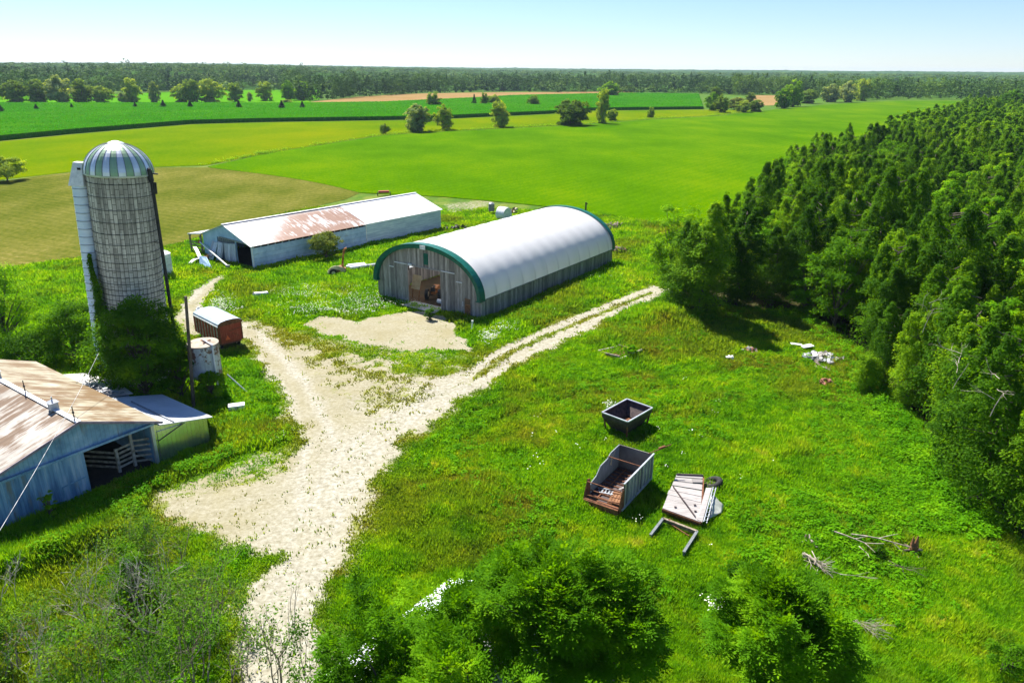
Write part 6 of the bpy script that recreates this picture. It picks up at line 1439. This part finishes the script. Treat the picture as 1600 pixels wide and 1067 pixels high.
def ash(name, x, y, H, Rm, lab, seed, nb=120, per=70, base=.3):
    rs_ = np.random.default_rng(seed); d = unit(rs_, nb); d[:, 2] = np.abs(d[:, 2]) * 1.15 - .25; d /= np.linalg.norm(d, axis=1, keepdims=True); lb = 1 + .22 * np.sin(3 * np.arctan2(d[:, 1], d[:, 0]) + seed * 2) + .18 * np.sin(5 * np.arctan2(d[:, 1], d[:, 0]) + seed); k = rs_.uniform(.5, 1.0, nb) * lb; hh = H * (1 - base) / 2; cz = H * base + hh
    C = np.stack([d[:, 0] * Rm * k, d[:, 1] * Rm * k, cz + d[:, 2] * hh * k + (rs_.random(nb) < .25) * rs_.uniform(.3, 1.0, nb)], 1); idx = np.repeat(np.arange(nb), per); n = len(idx); e = unit(rs_, n); cr = rs_.uniform(.30, .75, nb)
    P = C[idx] + e * (cr[idx] * rs_.random(n) ** .45)[:, None] * [1, 1, .75]; D = e * .6 + d[idx] * .7 + [0, 0, -.05] + rs_.normal(0, .3, (n, 3)); V, F_, T = pinnate(rs_, P, D); T = np.clip(T * .5 + np.repeat(rs_.random(nb)[idx], 28) * .5, 0, 1)
    cr_ = mesh_np('crown', V, F_, 4, [M['ash']], dict(tint=T)); segs = [((0, 0, 0), (0, 0, H * base), .24, .18), ((0, 0, H * base), (.1, 0, cz + .3 * hh), .18, .08)]
    for i in range(0, nb, 2): a = np.array([0, 0, H * base + (C[i][2] - H * base) * .35]); m_ = (a + C[i]) / 2 + rs_.normal(0, .2, 3); segs += [(tuple(a), tuple(m_), .06, .035), (tuple(m_), tuple(C[i]), .035, .01)]
    V, F_ = limb_np(segs, 6); return put_tree(name, (cr_, mesh_np('trunk', V, F_, 4, [M['bark']], smooth=True)), (x, y, 0), 1, 0, lab, 'tree')
M['ash'] = foliage('ash_leaflets', (0.035, 0.12, 0.002), (0.09, 0.25, 0.003), (0.20, 0.40, 0.006), 0.42, 0.5)
ash('ash_tree', 1.7, 23.2, 7.3, 2.7, 'large leafy ash over the white roof at the bottom centre', 1, 100, 70)
ash('ash_tree', -1.6, 22.4, 6.4, 1.9, 'lower ash crown left of the large ash at the bottom centre', 2, 30, 55)
ash('ash_tree', 4.0, 22.6, 6.8, 1.9, 'ash crown right of the large ash at the bottom centre', 3, 60, 70)
ash('ash_tree', 10.3, 22.6, 6.6, 2.3, 'leafy ash standing alone at the bottom right of centre', 4, 85, 80)
ash('ash_tree', -1.6, 19.9, 6.4, 1.9, 'small ash crown hanging over the front of the white roof', 7, 55, 75)
ash('ash_tree', -4.3, 20.6, 5.4, 1.9, 'small ash crown at the bottom beside the gravel track', 6, 45, 70)
ash('ash_tree', -2.9, 24.0, 6.2, 1.9, 'thin ash crown over the upper corner of the white roof', 8, 14, 50)
ash('ash_tree', -4.6, 22.3, 6.2, 1.9, 'thin ash crown over the left edge of the white roof', 9, 15, 50)
ash('ash_tree', 0.4, 25.0, 6.3, 1.8, 'ash crown behind the upper end of the white roof', 10, 36, 60)
def garage():
    A, B = at(708, 899, 3.0), at(505, 1055, 3.0); c = (A + B) / 2; rz = math.atan2(B[1] - A[1], B[0] - A[0]) - math.pi / 2; L = np.linalg.norm(B - A) / 2; W = 2.7
    t = thing('white_roofed_shed', 'small building with white metal roof hidden under the ash trees', 'shed', (c[0] + W * math.cos(rz) * -1, c[1] - W * math.sin(rz), 0), rz)
    mb = MB()
    for s in (-1, 1): mb.add([(0, -L, 3.75), (s * W, -L, 3.0), (s * W, L, 3.0), (0, L, 3.75)], [(0, 1, 2, 3) if s > 0 else (3, 2, 1, 0)])
    o = mb.build('roof', M['shed_roof_new'], t); sd = o.modifiers.new('thick', 'SOLIDIFY'); sd.thickness = .06
    mb = MB(); mb.prism([(-W + .25, 0), (W - .25, 0), (W - .25, 2.95), (0, 3.6), (-W + .25, 2.95)], -L + .2, L - .2); mb.build('wall', M['wagon_grey'], t)
garage()
M['shrubleaf'] = foliage('shrub_leaves', (0.04, 0.12, 0.01), (0.08, 0.20, 0.015), (0.17, 0.30, 0.03), 0.4, 0.9)
def bare_shrub(px, py, H, n, lab, seed, leaf=0.3, name='bare_shrub', depth=3, zt=0.0, mat='twig'):
    rs_ = np.random.default_rng(seed); c = at(px, py); S, T = [], []
    for k in range(n):
        a = rs_.random() * 6.28; ln = rs_.uniform(.1, .5); grow(rs_, (rs_.normal(0, .25), rs_.normal(0, .25), 0), (ln * math.cos(a), ln * math.sin(a), 1), H * rs_.uniform(.38, .55), .036 * rs_.uniform(.7, 1.3), depth, S, T, .35, 2, .42, .12)
    if mat == 'deadwood': mat = 'bleached'
    V, F_ = limb_np(S, 4); t = thing(name, lab, 'shrub', (c[0], c[1], 0)); link('branches', mesh_np('branches', V, F_, 4, [M[mat]]), t)
    if leaf:
        Tp = np.array([q for q, d in T]); Tp = Tp[rs_.random(len(Tp)) < leaf]; idx = np.repeat(np.arange(len(Tp)), 14); P = Tp[idx] + rs_.normal(0, .16, (len(idx), 3)); V, F_, tt = leaf_quads(rs_, P, rs_.normal(0, .6, (len(P), 3)) + [0, 0, .8], .13, .07); link('leaves', mesh_np('leaves', V, F_, 4, [M['shrubleaf']], dict(tint=tt)), t)
for k, (px, py, H, n, lf, lab, mt) in enumerate([(235, 1000, 4.6, 9, .2, 'grey twiggy bush, mostly dead, in the middle of the lower left scrub', 'deadwood'), (215, 925, 3.6, 9, 1.0, 'smaller twiggy bush beside the dense bush at the top of the scrub', 'twig'), (300, 1075, 4.6, 9, .6, 'half leafy bush at the bottom of the lower left scrub', 'twig'), (160, 1010, 3.9, 6, .15, 'dead bush leaning left below the grass bank', 'deadwood'),
        (430, 1085, 4.0, 4, .35, 'thin sparse shrub standing against the gravel track', 'twig'), (380, 1060, 3.6, 4, .6, 'sparse leafy shrub left of the gravel track at the bottom', 'twig'), (70, 1090, 3.8, 5, .25, 'pale dead shrub near the bottom left corner', 'deadwood'), (5, 960, 3.4, 3, 0, 'bare white stems at the left edge', 'deadwood'), (330, 985, 3.6, 7, .5, 'brownish half bare shrub beside the mown verge', 'twig'),
        (270, 905, 2.4, 4, .3, 'small dry shrub right of the leafy bush', 'twig'), (500, 1120, 3.4, 4, .8, 'twiggy shrub at the bottom left of the white roof', 'twig'), (150, 1120, 4.2, 8, .9, 'leafy shrub at the bottom edge, left', 'twig'), (235, 1140, 5.0, 8, .8, 'leafy shrub at the bottom edge below the grey twiggy bush', 'twig'), (20, 1050, 3.0, 8, 1.0, 'low leafy shrub in the bottom left corner', 'twig')]):
    bare_shrub(px, py, H, n, lab, 500 + k, lf, mat=mt)
# bare silvery snags poking out of the cedar stand
for k, (px, py) in enumerate([(1500, 560), (1450, 480), (1560, 600), (1335, 330)]):
    rs_ = np.random.default_rng(900 + k); c = at(px, py, 9.5); S, T = [], []; grow(rs_, (0, 0, .6), (.2, 0, 1), 1.8, .03, 0, S, T, .1); 
    for q in range(3): grow(rs_, (0, 0, 1.6 + q * .6), rs_.normal(0, 1, 3) * [1, 1, .2] + [0, 0, .4], .9, .02, 2, S, T, .1, 2, .4)
    V, F_ = limb_np(S, 4); o = link('dead_snag', mesh_np('dead_snag', V, F_, 4, [M['deadwood']])); o.location = (c[0], c[1], 7.0)
    props(o, ['dead branches in the stand right of the rubble heap, upper of three', 'dead branches in the stand nearest the rubble heap', 'dead branches near the right edge, mid height', 'dead branches on the crown line far up the stand', 'dead branches low in the stand near the right edge', 'dead branches high in the stand near the right edge'][k], 'dead branches', 'dead branches in the cedar stand')

# ------------------------------------------------------------------ grass, weeds, flowers
def meadow():
    rs_ = np.random.default_rng(3); N = 620000; u = rs_.random(N); D = 17 * (140 / 17) ** (u ** .92); th = rs_.uniform(-.76, .76, N); X_ = D * np.tan(th) * .98; Y_ = D
    k = (sdist(FOREST, X_, Y_) < 1.5) & ~inside_foot(X_, Y_, .05)
    for P in CROP: k &= sdist(P, X_, Y_) < .1
    X_, Y_, D = X_[k], Y_[k], D[k]; dirt, dry, tall, _ = fields_at(X_, Y_); keep = rs_.random(len(X_)) > np.clip(dirt * 1.5, 0, .994); X_, Y_, D, dirt, dry, tall = [a[keep] for a in (X_, Y_, D, dirt, dry, tall)]
    Z_ = height(X_, Y_, dirt); n = len(X_); NB = 5; near_track = 1 - sstep(0, 1, dirt * 3)
    H = (.13 + .52 * tall * near_track) * rs_.uniform(.6, 1.35, n); Wd = np.clip(.00125 * D, .02, .13) * rs_.uniform(.7, 1.4, n)
    a = rs_.random((n, NB)) * 6.28; ln = rs_.uniform(.15, .75, (n, NB)); bx = X_[:, None] + rs_.normal(0, .10, (n, NB)) * (1 + D[:, None] / 60); by = Y_[:, None] + rs_.normal(0, .10, (n, NB)) * (1 + D[:, None] / 60); h = H[:, None] * rs_.uniform(.6, 1.1, (n, NB))
    dx, dy = np.cos(a), np.sin(a); w_ = Wd[:, None]; b0 = np.stack([bx - dy * w_, by + dx * w_, Z_[:, None] - .03 + 0 * bx], -1); b1 = np.stack([bx + dy * w_, by - dx * w_, Z_[:, None] - .03 + 0 * bx], -1); tp = np.stack([bx + dx * ln * h, by + dy * ln * h, Z_[:, None] + h], -1)
    V = np.stack([b0, b1, tp], 2).reshape(-1, 3); tt = np.repeat(np.clip(rs_.random(n)[:, None] * .6 + rs_.random((n, NB)) * .4, 0, 1).ravel(), 3); dd = np.repeat(np.repeat(dry, NB), 3)
    print('tufts', n); o = link('meadow_grass', mesh_np('meadow_grass', V, np.arange(len(V)).reshape(-1, 3), 3, [M['grass']], dict(tint=tt, dry=dd))); props(o, kind='stuff')
meadow()
def weeds():
    rs_ = np.random.default_rng(8); N = 60000; u = rs_.random(N); D = 24 * (115 / 24) ** u; X_ = D * rs_.uniform(-.78, .78, N); Y_ = D
    k = (sdist(FOREST, X_, Y_) < 2.5) & ~inside_foot(X_, Y_, .2)
    for P in CROP: k &= sdist(P, X_, Y_) < -.5
    X_, Y_ = X_[k], Y_[k]; dirt, dry, tall, _ = fields_at(X_, Y_); vr = sstep(-1, 1.5, sdist(VINES_R, X_, Y_)); tz = np.zeros(len(X_))
    for P in TALL: tz = np.maximum(tz, sstep(-.5, 1, sdist(P, X_, Y_)))
    fe = np.exp(-(sdist(FOREST, X_, Y_) / 1.3) ** 2); p = np.clip(fe * .9 + vr * 1.0 + tz * (.15 + .9 * sstep(.42, .62, fbm(X_, Y_, 3.5, 91))) + .35 * sstep(.50, .70, fbm(X_, Y_, 5, 93)), 0, 1) * (1 - sstep(.05, .3, dirt))
    k = rs_.random(len(X_)) < p; tz = np.maximum(tz, fe * 1.6); X_, Y_, tall, vr, tz = X_[k], Y_[k], tall[k], vr[k], tz[k]; Z_ = height(X_, Y_); n = len(X_); h = (.22 + .5 * tz * rs_.random(n)) * (1 - .35 * vr); print('weeds', n)
    C = np.stack([X_, Y_, Z_ + h * .6], 1); lv = cluster_leaves(rs_, C, .22 + .35 * h, 22, .17, .11, np.tile([0, 0, 1.], (n, 1)), .9); props(link('weeds', crown_mesh('weeds', [lv], 'weed')), kind='stuff')
weeds()
def flowers():
    rs_ = np.random.default_rng(18); zones = [((560, 470), 40, 16, 340), ((470, 455), 34, 10, 200), ((350, 475), 22, 12, 150), ((500, 480), 60, 12, 220), ((640, 470), 30, 8, 60), ((900, 420), 60, 16, 60), ((765, 525), 14, 8, 110), ((790, 508), 16, 8, 60), ((1120, 935), 14, 10, 50), ((952, 627), 6, 3, 26), ((430, 700), 16, 14, 40), ((350, 470), 16, 9, 90), ((1000, 690), 180, 120, 30)]
    P = []
    for (cx, cy_), sx, sy, n in zones:
        for _ in range(n):
            px, py = cx + rs_.normal(0, sx * .6), cy_ + rs_.normal(0, sy * .6); q = at(px, py, .6); 
            for _ in range(3): P.append(q + rs_.normal(0, .12, 3) * [1, 1, .4])
    P = np.array(P); k = (fields_at(P[:, 0], P[:, 1])[0] < .2) & ~inside_foot(P[:, 0], P[:, 1], .1); P = P[k]; P[:, 2] = .45 + height(P[:, 0], P[:, 1]) + .25 * rs_.random(len(P)); V, F_, T = leaf_quads(rs_, P, rs_.normal(0, .3, (len(P), 3)) + [0, 0, 1], .09, .075); props(link('wildflowers', mesh_np('wildflowers', V, F_, 4, [M['petal']], dict(tint=T))), kind='stuff')
flowers()
# weedy strip between the hay fields
def margin():
    rs_ = np.random.default_rng(28); L = poly([(322, 259), (420, 239), (520, 223), (600, 211), (660, 207), (780, 201), (900, 195), (1010, 187), (1130, 180), (1200, 172)]); seg = np.hypot(*np.diff(L, axis=0).T); C = []
    for (a, b), s in zip(zip(L[:-1], L[1:]), seg):
        m_ = int(s * 2.2); u = rs_.random(m_); q = a + (b - a) * u[:, None] + rs_.normal(0, .9, (m_, 2)); C.append(q)
    C = np.concatenate(C); g = fbm(C[:, 0], C[:, 1], 12, 3); C = C[g > .42]; g = g[g > .42]; r = .35 + 2.2 * (g - .42) * rs_.random(len(g)) * 2; lv = cluster_leaves(rs_, np.column_stack([C, r * .5]), r, 16, .4, .25, np.tile([0, 0, 1.], (len(C), 1)), .7); props(link('field_margin_weeds', crown_mesh('field_margin_weeds', [lv], 'broad')), kind='stuff')
margin()

# ------------------------------------------------------------------ air
def haze():
    mb = MB(); mb.box((0, 4300, 22), (9500, 8900, 66)); m = NT('haze'); m.t.nodes.remove(m.b); v = m.n('VolumePrincipled', {'Color': (0.62, 0.80, 1.0, 1), 'Density': 0.00006, 'Anisotropy': 0.2}); m.L(v.outputs[0], m.out.inputs[1])
    o = mb.build('haze', m.m); props(o, kind='stuff')
if HAZE: haze()
